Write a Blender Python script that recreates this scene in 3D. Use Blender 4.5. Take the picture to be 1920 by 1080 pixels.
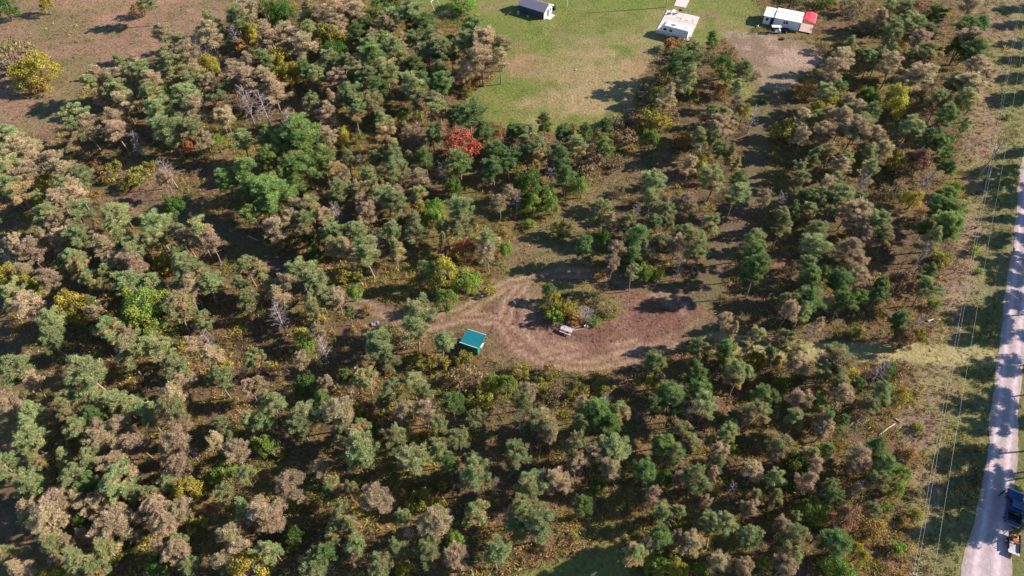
import bpy, bmesh, math, random
import numpy as np
from mathutils import Vector, Matrix

# ------------------------------------------------------------------ camera, sky, sun, exposure
scene = bpy.context.scene
for o in list(bpy.data.objects):
    bpy.data.objects.remove(o)
COL = scene.collection
cam_data = bpy.data.cameras.new("camera")
cam = bpy.data.objects.new("camera", cam_data)
COL.objects.link(cam)
cam.location = (0, 0, 100)
cam.rotation_euler = (math.radians(40), 0, 0)
cam_data.sensor_width = 36
cam_data.lens = 36 * 1300 / 1920
cam_data.clip_start = 1
cam_data.clip_end = 6000
scene.camera = cam

SUN_EL, SUN_AZ = math.radians(28), math.radians(8)      # azimuth from +X towards +Y
sun_vec = Vector((math.cos(SUN_EL) * math.cos(SUN_AZ), math.cos(SUN_EL) * math.sin(SUN_AZ), math.sin(SUN_EL)))
world = bpy.data.worlds.new("World")
scene.world = world
world.use_nodes = True
wn = world.node_tree
sky = wn.nodes.new("ShaderNodeTexSky")
sky.sky_type = 'NISHITA'
sky.sun_disc = False
sky.sun_elevation = SUN_EL
sky.sun_rotation = math.radians(90) - SUN_AZ
sky.air_density = 1.0
sky.dust_density = 0.0
sky.ozone_density = 4.0
wn.links.new(sky.outputs[0], wn.nodes["Background"].inputs[0])
wn.nodes["Background"].inputs[1].default_value = 0.085
sl = bpy.data.lights.new("sun", 'SUN')
sl.energy = 5.0
sl.angle = math.radians(0.5)
sl.color = (1.0, 0.885, 0.77)
sun = bpy.data.objects.new("sun", sl)
COL.objects.link(sun)
sun.location = (150, 30, 120)
sun.rotation_euler = sun_vec.to_track_quat('Z', 'Y').to_euler()
scene.view_settings.view_transform = 'Standard'
scene.view_settings.look = 'None'
scene.view_settings.gamma = 1
scene.view_settings.use_curve_mapping = False
scene.view_settings.exposure = 1.32

rnd = random.Random(11)
R = math.radians

# ------------------------------------------------------------------ materials
def mat(name, color, rough=0.8, metal=0.0, noise=0.0, nscale=8.0, bump=0.0, attr=None, objvar=0.0, translucent=0.0, spec=0.3, coord='Object'):
    m = bpy.data.materials.new(name)
    m.use_nodes = True
    nt = m.node_tree
    N, L = nt.nodes, nt.links
    b = N["Principled BSDF"]
    b.inputs["Roughness"].default_value = rough
    b.inputs["Metallic"].default_value = metal
    b.inputs["Specular IOR Level"].default_value = spec
    if attr:
        a = N.new("ShaderNodeAttribute"); a.attribute_name = attr
        out = a.outputs["Color"]
    else:
        c = N.new("ShaderNodeRGB"); c.outputs[0].default_value = (*color, 1)
        out = c.outputs[0]
    tx = None
    if noise or bump:
        tc = N.new("ShaderNodeTexCoord")
        tx = N.new("ShaderNodeTexNoise"); tx.inputs["Scale"].default_value = nscale
        tx.inputs["Detail"].default_value = 6; tx.inputs["Roughness"].default_value = 0.65
        L.new(tc.outputs[coord], tx.inputs["Vector"])
    if noise:
        mr = N.new("ShaderNodeMapRange")
        mr.inputs[1].default_value = 0.25; mr.inputs[2].default_value = 0.75
        mr.inputs[3].default_value = 1 - noise; mr.inputs[4].default_value = 1 + noise
        L.new(tx.outputs[0], mr.inputs[0])
        mx = N.new("ShaderNodeVectorMath"); mx.operation = 'SCALE'
        L.new(out, mx.inputs[0]); L.new(mr.outputs[0], mx.inputs["Scale"])
        out = mx.outputs[0]
    if objvar:
        oi = N.new("ShaderNodeObjectInfo")
        mr = N.new("ShaderNodeMapRange"); mr.inputs[3].default_value = 1 - objvar; mr.inputs[4].default_value = 1 + objvar
        L.new(oi.outputs["Random"], mr.inputs[0])
        mh = N.new("ShaderNodeMath"); mh.operation = 'MULTIPLY_ADD'
        wv = N.new("ShaderNodeMath"); wv.operation = 'FRACT'
        w2 = N.new("ShaderNodeMath"); w2.operation = 'MULTIPLY'; w2.inputs[1].default_value = 7.31
        L.new(oi.outputs["Random"], w2.inputs[0]); L.new(w2.outputs[0], wv.inputs[0])
        L.new(wv.outputs[0], mh.inputs[0]); mh.inputs[1].default_value = 0.032; mh.inputs[2].default_value = 0.484
        hs = N.new("ShaderNodeHueSaturation")
        hs.inputs["Saturation"].default_value = 1.06 if translucent else 1.0
        L.new(out, hs.inputs["Color"]); L.new(mr.outputs[0], hs.inputs["Value"]); L.new(mh.outputs[0], hs.inputs["Hue"])
        out = hs.outputs[0]
    L.new(out, b.inputs["Base Color"])
    if bump:
        bp = N.new("ShaderNodeBump"); bp.inputs["Strength"].default_value = bump; bp.inputs["Distance"].default_value = 0.25
        L.new(tx.outputs[0], bp.inputs["Height"]); L.new(bp.outputs[0], b.inputs["Normal"])
    if translucent:
        tr = N.new("ShaderNodeBsdfTranslucent"); L.new(out, tr.inputs[0])
        ms = N.new("ShaderNodeMixShader"); ms.inputs[0].default_value = translucent
        L.new(b.outputs[0], ms.inputs[1]); L.new(tr.outputs[0], ms.inputs[2])
        L.new(ms.outputs[0], N["Material Output"].inputs[0])
    return m

M_LEAF = mat("foliage", None, 0.7, attr="Col", objvar=0.2, translucent=0.34, spec=0.15)
M_BARK = mat("bark", None, 0.9, attr="Col", noise=0.25, nscale=3, objvar=0.1, spec=0.1)
M_UNDER = mat("undergrowth_leaves", None, 0.85, attr="Col", translucent=0.34, spec=0.1)
M_GROUND = mat("soil_and_grass", None, 0.95, attr="Col", noise=0.38, nscale=1.6, bump=0.9, spec=0.1)

def new_obj(name, me, parent=None, loc=None, rz=0.0):
    o = bpy.data.objects.new(name, me)
    COL.objects.link(o)
    if parent is not None:
        o.parent = parent
    if loc is not None:
        o.location = loc
    o.rotation_euler = (0, 0, rz)
    return o

def tag(o, label=None, cat=None, group=None, kind=None):
    if label: o["label"] = label
    if cat: o["category"] = cat
    if group: o["group"] = group
    if kind: o["kind"] = kind
    return o

def empty(name, loc, rz=0.0, label=None, cat=None, group=None):
    o = new_obj(name, None, None, loc, rz)
    o.empty_display_size = 0.3
    return tag(o, label, cat, group)

def np_mesh(name, verts, faces, material, cols=None):
    """verts (n,3), faces (m,k) constant k, optional per-vertex colours (n,3)."""
    me = bpy.data.meshes.new(name)
    verts = np.asarray(verts, np.float32); faces = np.asarray(faces, np.int32)
    n, (m, k) = len(verts), faces.shape
    me.vertices.add(n); me.vertices.foreach_set("co", verts.ravel())
    me.loops.add(m * k); me.loops.foreach_set("vertex_index", faces.ravel())
    me.polygons.add(m)
    me.polygons.foreach_set("loop_start", np.arange(0, m * k, k, dtype=np.int32))
    me.polygons.foreach_set("loop_total", np.full(m, k, np.int32))
    if cols is not None:
        at = me.color_attributes.new("Col", 'FLOAT_COLOR', 'POINT')
        c4 = np.ones((n, 4), np.float32); c4[:, :3] = cols
        at.data.foreach_set("color", c4.ravel())
    me.materials.append(material)
    me.update(calc_edges=True); me.validate()
    return me

class MB:
    """collects boxes, tubes and prisms, then links them as one mesh object"""
    def __init__(s): s.v, s.f = [], []
    def add(s, vs, fs):
        n = len(s.v); s.v += [tuple(v) for v in vs]; s.f += [tuple(i + n for i in f) for f in fs]; return s
    def box(s, x0, x1, y0, y1, z0, z1):
        return s.add([(x0,y0,z0),(x1,y0,z0),(x1,y1,z0),(x0,y1,z0),(x0,y0,z1),(x1,y0,z1),(x1,y1,z1),(x0,y1,z1)],
                     [(3,2,1,0),(4,5,6,7),(0,1,5,4),(1,2,6,5),(2,3,7,6),(3,0,4,7)])
    def slab(s, quad, t):
        """quad of 4 points (counter-clockwise from above), thickened downwards along its normal"""
        q = [Vector(p) for p in quad]; n = (q[1]-q[0]).cross(q[2]-q[0]).normalized()
        lo = [p - n*t for p in q]
        return s.add(lo + q, [(3,2,1,0),(4,5,6,7),(0,1,5,4),(1,2,6,5),(2,3,7,6),(3,0,4,7)])
    def prism(s, pts, y0, y1):
        """profile pts in (x,z), extruded along y"""
        n = len(pts)
        vs = [(x, y0, z) for x, z in pts] + [(x, y1, z) for x, z in pts]
        fs = [tuple(range(n)), tuple(reversed(range(n, 2*n)))]
        fs += [((i+1) % n, i, n+i, n+(i+1) % n) for i in range(n)]
        return s.add(vs, fs)
    def prism_x(s, pts, x0, x1):
        n = len(pts)
        vs = [(x0, y, z) for y, z in pts] + [(x1, y, z) for y, z in pts]
        fs = [tuple(reversed(range(n))), tuple(range(n, 2*n))]
        fs += [(i, (i+1) % n, n+(i+1) % n, n+i) for i in range(n)]
        return s.add(vs, fs)
    def tube(s, pts, radii, k=6, caps=True):
        pts = [Vector(p) for p in pts]
        if not hasattr(radii, '__len__'): radii = [radii]*len(pts)
        base = len(s.v); ref = Vector((0.31, 0.17, 0.93))
        for i, p in enumerate(pts):
            d = (pts[min(i+1, len(pts)-1)] - pts[max(i-1, 0)]).normalized()
            a = d.cross(ref)
            if a.length < 1e-3: a = d.cross(Vector((1,0,0)))
            a.normalize(); b = d.cross(a)
            for j in range(k):
                t = 2*math.pi*j/k
                s.v.append(tuple(p + (a*math.cos(t) + b*math.sin(t))*radii[i]))
        for i in range(len(pts)-1):
            for j in range(k):
                s.f.append((base+i*k+j, base+i*k+(j+1) % k, base+(i+1)*k+(j+1) % k, base+(i+1)*k+j))
        if caps:
            s.f.append(tuple(base+j for j in reversed(range(k)))); s.f.append(tuple(base+(len(pts)-1)*k+j for j in range(k)))
        return s
    def ball(s, c, r, squash=(1,1,1), seg=8, rings=5, jit=0.0, rg=rnd):
        vs = [(c[0], c[1], c[2]-r*squash[2])]; fs = []
        for i in range(1, rings):
            th = math.pi*i/rings
            for j in range(seg):
                ph = 2*math.pi*j/seg; k = r*(1+rg.uniform(-jit, jit))
                vs.append((c[0]+k*squash[0]*math.sin(th)*math.cos(ph), c[1]+k*squash[1]*math.sin(th)*math.sin(ph), c[2]-k*squash[2]*math.cos(th)))
        vs.append((c[0], c[1], c[2]+r*squash[2]))
        for j in range(seg): fs.append((0, 1+(j+1) % seg, 1+j))
        for i in range(rings-2):
            for j in range(seg):
                a = 1+i*seg+j; b = 1+i*seg+(j+1) % seg
                fs.append((a, b, b+seg, a+seg))
        t = len(vs)-1
        for j in range(seg): fs.append((1+(rings-2)*seg+j, 1+(rings-2)*seg+(j+1) % seg, t))
        return s.add(vs, fs)
    def mesh(s, name, m, bevel=0.0, smooth=False):
        me = bpy.data.meshes.new(name); me.from_pydata(s.v, [], s.f)
        if bevel:
            bm = bmesh.new(); bm.from_mesh(me)
            bmesh.ops.remove_doubles(bm, verts=bm.verts, dist=1e-4)
            bmesh.ops.bevel(bm, geom=[e for e in bm.edges], offset=bevel, segments=2, affect='EDGES', profile=0.5)
            bm.to_mesh(me); bm.free()
        if smooth:
            for p in me.polygons: p.use_smooth = True
        me.materials.append(m); me.update(); return me
    def build(s, name, m, parent=None, loc=None, rz=0.0, bevel=0.0, smooth=False):
        return new_obj(name, s.mesh(name, m, bevel, smooth), parent, loc, rz)

# ------------------------------------------------------------------ ground: one sheet, coloured by what grows or lies there
REG = {
    'MEADOW': [(-172.1, 212.3), (-81.9, 212.3), (-79.0, 188.0), (-81.5, 177.9), (-87.1, 169.7), (-92.1, 163.2), (-99.6, 160.7), (-102.9, 151.1), (-106.6, 142.1), (-105.4, 134.7), (-105.2, 128.3), (-114.1, 131.7), (-129.7, 130.7)],
    'GLADE': [(-94.8, 117.5), (-85.6, 121.1), (-74.3, 119.3), (-74.4, 112.3), (-68.9, 105.7), (-57.3, 99.4), (-50.5, 93.5), (-59.7, 96.4), (-68.8, 101.7), (-79.5, 104.1), (-89.6, 107.3), (-95.0, 112.3)],
    'LAWN': [(-32.8, 212.3), (63.1, 212.3), (68.5, 195.7), (71.0, 189.5), (67.2, 176.5), (59.5, 174.5), (55.0, 169.7), (50.5, 168.6), (40.4, 167.6), (35.4, 158.2), (31.5, 148.8), (28.3, 138.9), (22.3, 131.1), (17.2, 129.1), (0.0, 132.1), (-7.0, 137.2), (-12.4, 144.9), (-5.1, 153.2), (-1.1, 161.9), (-8.7, 174.0), (-16.4, 183.0), (-25.4, 182.4)],
    'LAWN2': [(1.1, 33.2), (7.6, 33.9), (13.0, 35.1), (16.5, 32.9), (17.6, 29.3), (-0.7, 29.3)],
    'LAWN3': [(57.0, 152.2), (62.3, 148.8), (60.0, 133.7), (55.8, 131.7), (56.4, 143.2)],
    'YARD': [(57.1, 175.6), (64.1, 175.6), (69.6, 174.0), (81.4, 169.7), (81.3, 161.9), (72.5, 152.2), (67.2, 147.2), (62.1, 148.1), (60.1, 157.0), (58.3, 167.0)],
    'CLEAR': [(-16.4, 76.3), (-7.9, 80.7), (-1.0, 86.8), (10.3, 88.9), (22.4, 86.8), (31.3, 85.2), (38.2, 81.3), (38.1, 75.7), (33.0, 71.6), (26.8, 68.0), (17.4, 65.5), (9.1, 64.9), (1.8, 65.5), (-3.2, 67.1), (-5.2, 71.6), (-10.5, 73.7), (-15.2, 73.3)],
    'NORTH': [(-2.1, 88.6), (-0.5, 93.5), (4.4, 101.0), (12.3, 107.3), (19.7, 115.8), (28.7, 123.0), (29.6, 115.8), (18.8, 104.1), (13.7, 93.5), (14.3, 87.9), (4.1, 86.8)],
    'ISLAND': [(6.1, 85.2), (11.1, 85.8), (17.0, 82.9), (20.4, 79.0), (17.6, 76.1), (13.0, 74.9), (8.2, 76.1), (5.9, 79.8)],
    'VERGE': [(53.6, 29.3), (59.6, 40.6), (62.8, 54.7), (75.9, 76.3), (89.6, 96.4), (100.4, 121.1), (108.2, 136.8), (145.9, 212.3), (168.8, 212.3), (122.4, 121.1), (105.6, 101.0), (81.5, 62.8), (61.7, 29.3)],
}
LINES = {
    'TRACKS': [[(-34.0, 82.9), (-25.5, 78.8), (-15.4, 75.6), (-8.8, 78.4), (-1.0, 84.8), (10.2, 87.9), (19.3, 86.6), (27.0, 82.9), (33.1, 77.6)], [(2.5, 85.2), (-0.8, 80.1), (-1.4, 75.1), (1.1, 70.4), (6.5, 67.3), (12.8, 66.4), (20.4, 68.0), (27.3, 71.0), (34.7, 75.7)], [(4.8, 83.3), (2.7, 78.8), (2.9, 74.9), (5.2, 71.6), (9.8, 69.8), (14.9, 69.3), (21.6, 70.7)], [(-15.4, 74.9), (-7.8, 77.3), (-2.4, 76.1), (1.4, 72.2), (4.7, 69.1)]],
    'LANE': [[(65.5, 157.0), (60.7, 141.0), (56.4, 126.8), (51.7, 114.0), (45.9, 101.0), (40.3, 90.7), (35.7, 81.3)], [(-19.3, 76.3), (-25.4, 78.2), (-33.9, 82.6), (-43.0, 87.9), (-55.2, 95.7), (-67.3, 104.1), (-80.1, 108.9), (-88.1, 112.3)]],
    'GRASSLANE': [[(35.8, 71.6), (48.6, 69.9), (55.9, 69.3), (68.9, 69.1), (82.5, 68.4)]],
}
rs = np.random.RandomState(5)
def vnoise(x, y, scale, seed):
    """smooth value noise on numpy arrays"""
    r = np.random.RandomState(seed).rand(256, 256)
    u, v = x/scale + 1000, y/scale + 1000
    i, j = np.floor(u).astype(int), np.floor(v).astype(int)
    fu, fv = u-i, v-j; fu = fu*fu*(3-2*fu); fv = fv*fv*(3-2*fv)
    g = lambda a, b: r[a % 256, b % 256]
    return (g(i,j)*(1-fu)+g(i+1,j)*fu)*(1-fv) + (g(i,j+1)*(1-fu)+g(i+1,j+1)*fu)*fv
def fbm(x, y, scale, seed, octv=4):
    a, t, w = 0, 0, 1.0
    for k in range(octv):
        a = a + w*vnoise(x, y, scale/2**k, seed+k); t += w; w *= 0.55
    return a/t
def sdist(x, y, poly):
    """signed distance (positive inside)"""
    inside = np.zeros(x.shape, bool); d = np.full(x.shape, 1e9)
    n = len(poly)
    for k in range(n):
        (x0, y0), (x1, y1) = poly[k], poly[(k+1) % n]
        ex, ey = x1-x0, y1-y0
        t = np.clip(((x-x0)*ex+(y-y0)*ey)/(ex*ex+ey*ey+1e-9), 0, 1)
        d = np.minimum(d, np.hypot(x-x0-t*ex, y-y0-t*ey))
        c = ((y0 > y) != (y1 > y)) & (x < (x1-x0)*(y-y0)/((y1-y0) if abs(y1-y0) > 1e-9 else 1e-9)+x0)
        inside ^= c
    return np.where(inside, d, -d)
def ldist(x, y, lines):
    d = np.full(x.shape, 1e9)
    for ln in lines:
        for (x0, y0), (x1, y1) in zip(ln[:-1], ln[1:]):
            ex, ey = x1-x0, y1-y0
            t = np.clip(((x-x0)*ex+(y-y0)*ey)/(ex*ex+ey*ey+1e-9), 0, 1)
            d = np.minimum(d, np.hypot(x-x0-t*ex, y-y0-t*ey))
    return d
ROAD_L = [(49,8),(56,20),(62.8,31.4),(70.7,43.3),(81.4,62.8),(108,110.6),(160,204),(270,402)]
ROAD_R = [(60,8),(65,20),(69.2,31.4),(75.6,43.3),(86,62.8),(112.8,110.6),(164.8,204),(275,402)]
ROADPOLY = ROAD_L + ROAD_R[::-1]
sstep = lambda a, b, t: (lambda u: u*u*(3-2*u))(np.clip((t-a)/(b-a), 0, 1))
def surfaces(x, y):
    """weights of each kind of surface at the points"""
    wob = (fbm(x, y, 9, 31)-0.5)*5 + (fbm(x, y, 2.2, 37, 3)-0.5)*2.0
    S = {}
    for k in REG: S[k] = sstep(-0.9, 0.9, sdist(x, y, REG[k]) + wob*(0.5 if k in ('LAWN','YARD') else 0.8))
    S['CLEAR'] = S['CLEAR']*(1-S['ISLAND'])
    dt = ldist(x, y, LINES['TRACKS'])
    S['TRACK'] = sstep(1.9, 1.1, dt + wob*0.22)
    S['RUT'] = sstep(0.62, 0.2, np.abs(dt-0.85+wob*0.04)) * sstep(0.30, 0.5, fbm(x, y, 5, 71)) * (1-S['ISLAND'])
    S['LANE'] = sstep(2.9, 1.5, ldist(x, y, LINES['LANE']) + wob*0.3)
    S['GRASSLANE'] = sstep(2.6, 1.7, ldist(x, y, LINES['GRASSLANE']) + wob*0.15)
    S['ROAD'] = sdist(x, y, ROADPOLY)
    return S
def ground_colour(x, y, S):
    C = lambda *c: np.array(c)[None, :]
    mixc = lambda a, b, w: a*(1-w[:, None]) + b*w[:, None]
    n1, n2, n3, n4 = fbm(x,y,14,1), fbm(x,y,5,7), fbm(x,y,1.6,13,3), fbm(x,y,28,23)
    st = lambda a, b, n: sstep(a, b, n)
    c = np.repeat(C(0.135, 0.088, 0.052), len(x), 0)                       # leaf litter
    c = mixc(c, C(0.175, 0.140, 0.045), st(.46,.66,n1)*0.8)                 # olive weeds
    c = mixc(c, C(0.195, 0.112, 0.062), st(.5,.68,n2)*0.7)                  # rusty bracken
    c = mixc(c, C(0.060, 0.075, 0.022), st(.55,.72,n3)*0.5)
    m = mixc(np.repeat(C(0.215,0.145,0.100), len(x), 0), C(0.170,0.140,0.075), st(.38,.58,n1))
    m = mixc(m, C(0.290,0.180,0.125), st(.52,.7,n4)*0.7)
    m = mixc(m, C(0.120,0.120,0.045), st(.6,.74,n2)*0.5)
    m = m*np.array([1.10,1.02,.95])[None]
    c = mixc(c, m, S['MEADOW']); c = mixc(c, m*0.92, S['GLADE']*0.9)
    l = mixc(np.repeat(C(0.150,0.160,0.048), len(x), 0), C(0.185,0.170,0.070), st(.48,.64,n4*0.5+n1*0.5))
    l = mixc(l, C(0.220,0.130,0.085), st(.56,.68,n1*0.5+n2*0.5)*0.75)
    l = mixc(l, C(0.095,0.145,0.025), st(.55,.7,n2)*0.6)
    for (ex, ey, ea, eb, er, w_) in ((4,160,4.5,7,0,.75),(22,150,17,14,1,.8),(16,162,12,5,1,.5),(35,158,7,7,0,.35),(28,172,9,5,1,.45),(14,143,14,5,1,.7),(46,180,15,9,1,.4)):
        e_ = np.hypot((x-ex)/ea, (y-ey)/eb) + (n2-.5)*1.6 + (n1-.5)*1.0
        l = mixc(l, C(0.285,0.165,0.110) if not er else C(0.275,0.205,0.115), sstep(1.25,.55,e_)*w_*.95)
    far = np.clip((y-150)/40, 0, 1)*sstep(.35,.6,n2)
    l = mixc(l, C(0.115,0.165,0.030), far*0.45)
    l = l*np.array([1.08,1.06,1.0])[None]
    c = mixc(c, l, np.maximum(S['LAWN'], np.maximum(S['LAWN2'], S['LAWN3'])))
    d = mixc(np.repeat(C(0.190,0.098,0.070), len(x), 0), C(0.220,0.125,0.085), st(.45,.62,n2))
    d = d*0.84*(0.72+.56*fbm(x, y, 1.1, 131, 2))[:, None]
    d = mixc(d, C(0.150,0.135,0.060), st(.52,.68,n1)*0.5)
    eg = sdist(x, y, REG['CLEAR']); d = mixc(d, C(0.165,0.150,0.060), sstep(4.5,1.0,eg+(n2-.5)*5)*.45)
    c = mixc(c, C(0.180,0.150,0.055), S['ISLAND'])
    c = mixc(c, d, S['CLEAR']); c = mixc(c, d*1.0, S['NORTH']*0.95)
    v = mixc(np.repeat(C(0.230,0.165,0.100), len(x), 0), C(0.200,0.170,0.075), st(.42,.6,n1))
    v = mixc(v, C(0.225,0.140,0.115), st(.54,.68,n2)*0.7)
    c = mixc(c, v, S['VERGE'])
    c = mixc(c, C(0.135,0.165,0.045), sstep(-7.5,-3.5,S['ROAD']+(n2-.5)*4)*sstep(0.5,-.4,S['ROAD'])*0.6)
    c = mixc(c, mixc(np.repeat(C(0.135,0.090,0.062), len(x), 0), C(0.120,0.110,0.050), st(.45,.6,n2)), S['LANE']*0.8)
    c = mixc(c, C(0.225,0.125,0.088), S['TRACK']*0.35*sstep(.28,.5,n2))
    c = mixc(c, C(0.335,0.225,0.150), S['RUT']*0.8)
    c = mixc(c, C(0.300,0.255,0.115), S['GRASSLANE']*0.95)
    s = mixc(np.repeat(C(0.370,0.255,0.200), len(x), 0), C(0.230,0.160,0.110), st(.42,.6,n2))
    s = mixc(s, C(0.170,0.150,0.060), st(.55,.7,n1)*.5)*0.9
    c = mixc(c, s, S['YARD'])
    return c * 0.84 * (0.82 + 0.36*fbm(x, y, 0.9, 91, 2))[:, None]

STEP = 0.75
gx = np.arange(-165, 190.01, STEP); gy = np.arange(14, 232.01, STEP)
GX, GY = np.meshgrid(gx, gy)
fx, fy = GX.ravel(), GY.ravel()
SURF = surfaces(fx, fy)
GCOL = ground_colour(fx, fy, SURF)
nx, ny = len(gx), len(gy)
GZ = (fbm(fx, fy, 2.4, 51, 3)-0.5)*0.10
edge = np.minimum.reduce([fx-gx[0], gx[-1]-fx, fy-gy[0], gy[-1]-fy])
GZ *= np.clip(edge/4, 0, 1)
GZ *= np.clip(-SURF['ROAD']/3, 0, 1)*0.999
idx = np.arange(nx*ny).reshape(ny, nx)
cells = np.stack([idx[:-1,:-1].ravel(), idx[:-1,1:].ravel(), idx[1:,1:].ravel(), idx[1:,:-1].ravel()], 1)
# the far country round the detailed part, joined into the same sheet
far = 3000.0
ring = [(-far,-far,0),(far,-far,0),(far,far,0),(-far,far,0)]
gv = np.concatenate([np.stack([fx, fy, GZ], 1), np.array(ring)])
gc = np.concatenate([GCOL, np.repeat([[0.09,0.08,0.04]], 4, 0)])
b0, b1, b2, b3 = idx[0,0], idx[0,-1], idx[-1,-1], idx[-1,0]; q = nx*ny
skirt = np.array([[q, q+1, b1, b0], [q+1, q+2, b2, b1], [q+2, q+3, b3, b2], [q+3, q, b0, b3]])
ground = new_obj("ground", np_mesh("ground", gv, np.concatenate([cells, skirt]), M_GROUND, gc))
tag(ground, "brown leaf litter and weedy soil under the pines", kind="structure")

def overlay(name, w, lift, label):
    """a sheet of the same soil lying a few millimetres above the ground where the weight is high"""
    k = (w.reshape(ny, nx) > 0.5)
    kc = (k[:-1,:-1] & k[:-1,1:] & k[1:,1:] & k[1:,:-1]).ravel()
    f = cells[kc]; used = np.unique(f); re = np.full(nx*ny, -1); re[used] = np.arange(len(used))
    o = new_obj(name, np_mesh(name, np.stack([fx[used], fy[used], GZ[used]+lift], 1), re[f], M_GROUND, GCOL[used]))
    return tag(o, label, kind="structure")
overlay("meadow", SURF['MEADOW'], 0.004, "dry pinkish brown meadow at the top left")
overlay("lawn", SURF['LAWN'], 0.004, "mown green and tan lawn around the camper and shed")
overlay("grass_patch", SURF['LAWN2'], 0.004, "small green grass opening at the bottom edge")
overlay("clearing", SURF['CLEAR'], 0.004, "reddish mown clearing around the shrub island")
overlay("dirt_track", np.maximum(SURF['TRACK'], SURF['LANE'])*(SURF['YARD'] < .3), 0.008, "worn dirt tracks looping round the clearing and through the trees")
overlay("grass_lane", SURF['GRASSLANE'], 0.008, "pale mown grass lane leading to the gravel road")
overlay("dirt_yard", SURF['YARD'], 0.012, "pinkish bare dirt yard in front of the white house")
overlay("road_verge", SURF['VERGE']*(SURF['ROAD'] < -1.2), 0.004, "weedy brown verge under the power lines")

# gravel road with ragged edges
def resample(pl, step):
    out = []
    for (x0,y0),(x1,y1) in zip(pl[:-1], pl[1:]):
        n = max(1, int(math.hypot(x1-x0, y1-y0)/step))
        out += [(x0+(x1-x0)*i/n, y0+(y1-y0)*i/n) for i in range(n)]
    return out+[pl[-1]]
def smooth(pl, it=3):
    pl = [np.array(p, float) for p in pl]
    for _ in range(it):
        q = [pl[0]]
        for a, b in zip(pl[:-1], pl[1:]): q += [a*.75+b*.25, a*.25+b*.75]
        pl = q+[pl[-1]]
    return [tuple(p) for p in pl]
mid = smooth([((a[0]+b[0])/2, (a[1]+b[1])/2, math.hypot(a[0]-b[0], a[1]-b[1])/2*0.9) for a, b in zip(ROAD_L, ROAD_R)])
mid3 = []
for a, b in zip(mid[:-1], mid[1:]):
    n = max(1, int(math.hypot(b[0]-a[0], b[1]-a[1])/0.6))
    mid3 += [tuple(a[k]+(b[k]-a[k])*i/n for k in range(3)) for i in range(n)]
rv, rc, rf = [], [], []
_i = np.arange(len(mid3)*1.0)
edge_n = (fbm(_i*.6, _i*0, 7, 301)-.5)*1.1 + (fbm(_i*.6, _i*0+9, 1.7, 305)-.5)*.5
K = 13
for i, (x, y, hw) in enumerate(mid3):
    x2, y2, _ = mid3[min(i+1, len(mid3)-1)]; x1, y1, _ = mid3[max(i-1, 0)]
    d = math.hypot(x2-x1, y2-y1); nxv, nyv = (y2-y1)/d, -(x2-x1)/d
    for j in range(K):
        t = j/(K-1)*2-1
        w = hw*t + ((edge_n[i] if j == 0 else edge_n[-i-1]) if j in (0, K-1) else 0)
        rv.append((x+nxv*w, y+nyv*w, 0.03 + 0.03*(1-t*t) - 0.025*math.exp(-((abs(t)-.45)/.13)**2)))
        tr = math.exp(-((abs(t)-.45)/.16)**2)
        base = np.array([0.445,0.355,0.360])*(0.70+0.40*tr) if abs(t) < .86 else np.array([0.27,0.225,0.17])
        rc.append(base*rnd.uniform(.93, 1.07))
    if i:
        for j in range(K-1):
            a = (i-1)*K+j; rf.append((a, a+1, a+K+1, a+K))
M_ROAD = mat("gravel", None, 0.95, attr="Col", noise=0.16, nscale=1.3, bump=0.35, spec=0.1)
tag(new_obj("gravel_road", np_mesh("gravel_road", rv, rf, M_ROAD, np.array(rc))), "pale gravel road along the right edge", kind="structure")

# ------------------------------------------------------------------ buildings and other things
M_TEAL = mat("teal_metal", (0.015,0.21,0.235), 0.42, noise=0.08, nscale=2, spec=0.4)
M_GREENWALL = mat("green_wall_metal", (0.02,0.17,0.12), 0.5, noise=0.1, nscale=3)
M_WHITE = mat("white_paint", (0.76,0.76,0.74), 0.5, noise=0.05, nscale=3)
M_WOODG = mat("weathered_wood", (0.42,0.38,0.38), 0.85, noise=0.22, nscale=6)
M_WOODP = mat("pole_wood", (0.36,0.27,0.20), 0.9, noise=0.2, nscale=3)
M_DARK = mat("dark_interior", (0.03,0.03,0.035), 0.8, noise=0.2, nscale=4)
M_GLASS = mat("window_glass", (0.015,0.018,0.025), 0.08, spec=0.6, noise=0.05)
M_CONC = mat("concrete", (0.50,0.42,0.385), 0.9, noise=0.12, nscale=1.2, bump=0.05)
M_RUBBER = mat("tyre_rubber", (0.02,0.02,0.02), 0.85, noise=0.1)
M_STEEL = mat("grey_steel", (0.42,0.42,0.43), 0.45, metal=0.6, noise=0.1, nscale=5)
M_PURPLE = mat("purple_grey_roof_metal", (0.29,0.262,0.305), 0.5, noise=0.1, nscale=2)
M_SHEDWALL = mat("dark_shed_siding", (0.075,0.068,0.080), 0.8, noise=0.15, nscale=3)
M_RED = mat("red_canvas", (0.62,0.045,0.07), 0.75, noise=0.12, nscale=1.5)
M_BLUE = mat("blue_car_paint", (0.012,0.055,0.15), 0.22, spec=0.6, noise=0.05)
M_BLACKP = mat("black_plastic", (0.018,0.018,0.02), 0.6, noise=0.1)
M_ORANGE = mat("orange_paint", (0.62,0.20,0.04), 0.5, noise=0.1, nscale=5)
M_LAMPR = mat("red_lamp", (0.4,0.02,0.02), 0.3, noise=0.02)
M_LAMPW = mat("clear_lamp", (0.7,0.7,0.68), 0.2, noise=0.02)
M_WIRE = mat("wire_aluminium", (0.40,0.37,0.34), 0.5, noise=0.02)
M_CER = mat("porcelain", (0.75,0.75,0.75), 0.3, noise=0.02)
M_PLANK = mat("deck_plank", (0.40,0.31,0.28), 0.85, noise=0.2, nscale=4)
M_LOG = mat("pale_log", (0.52,0.45,0.38), 0.85, noise=0.2, nscale=5)
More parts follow.
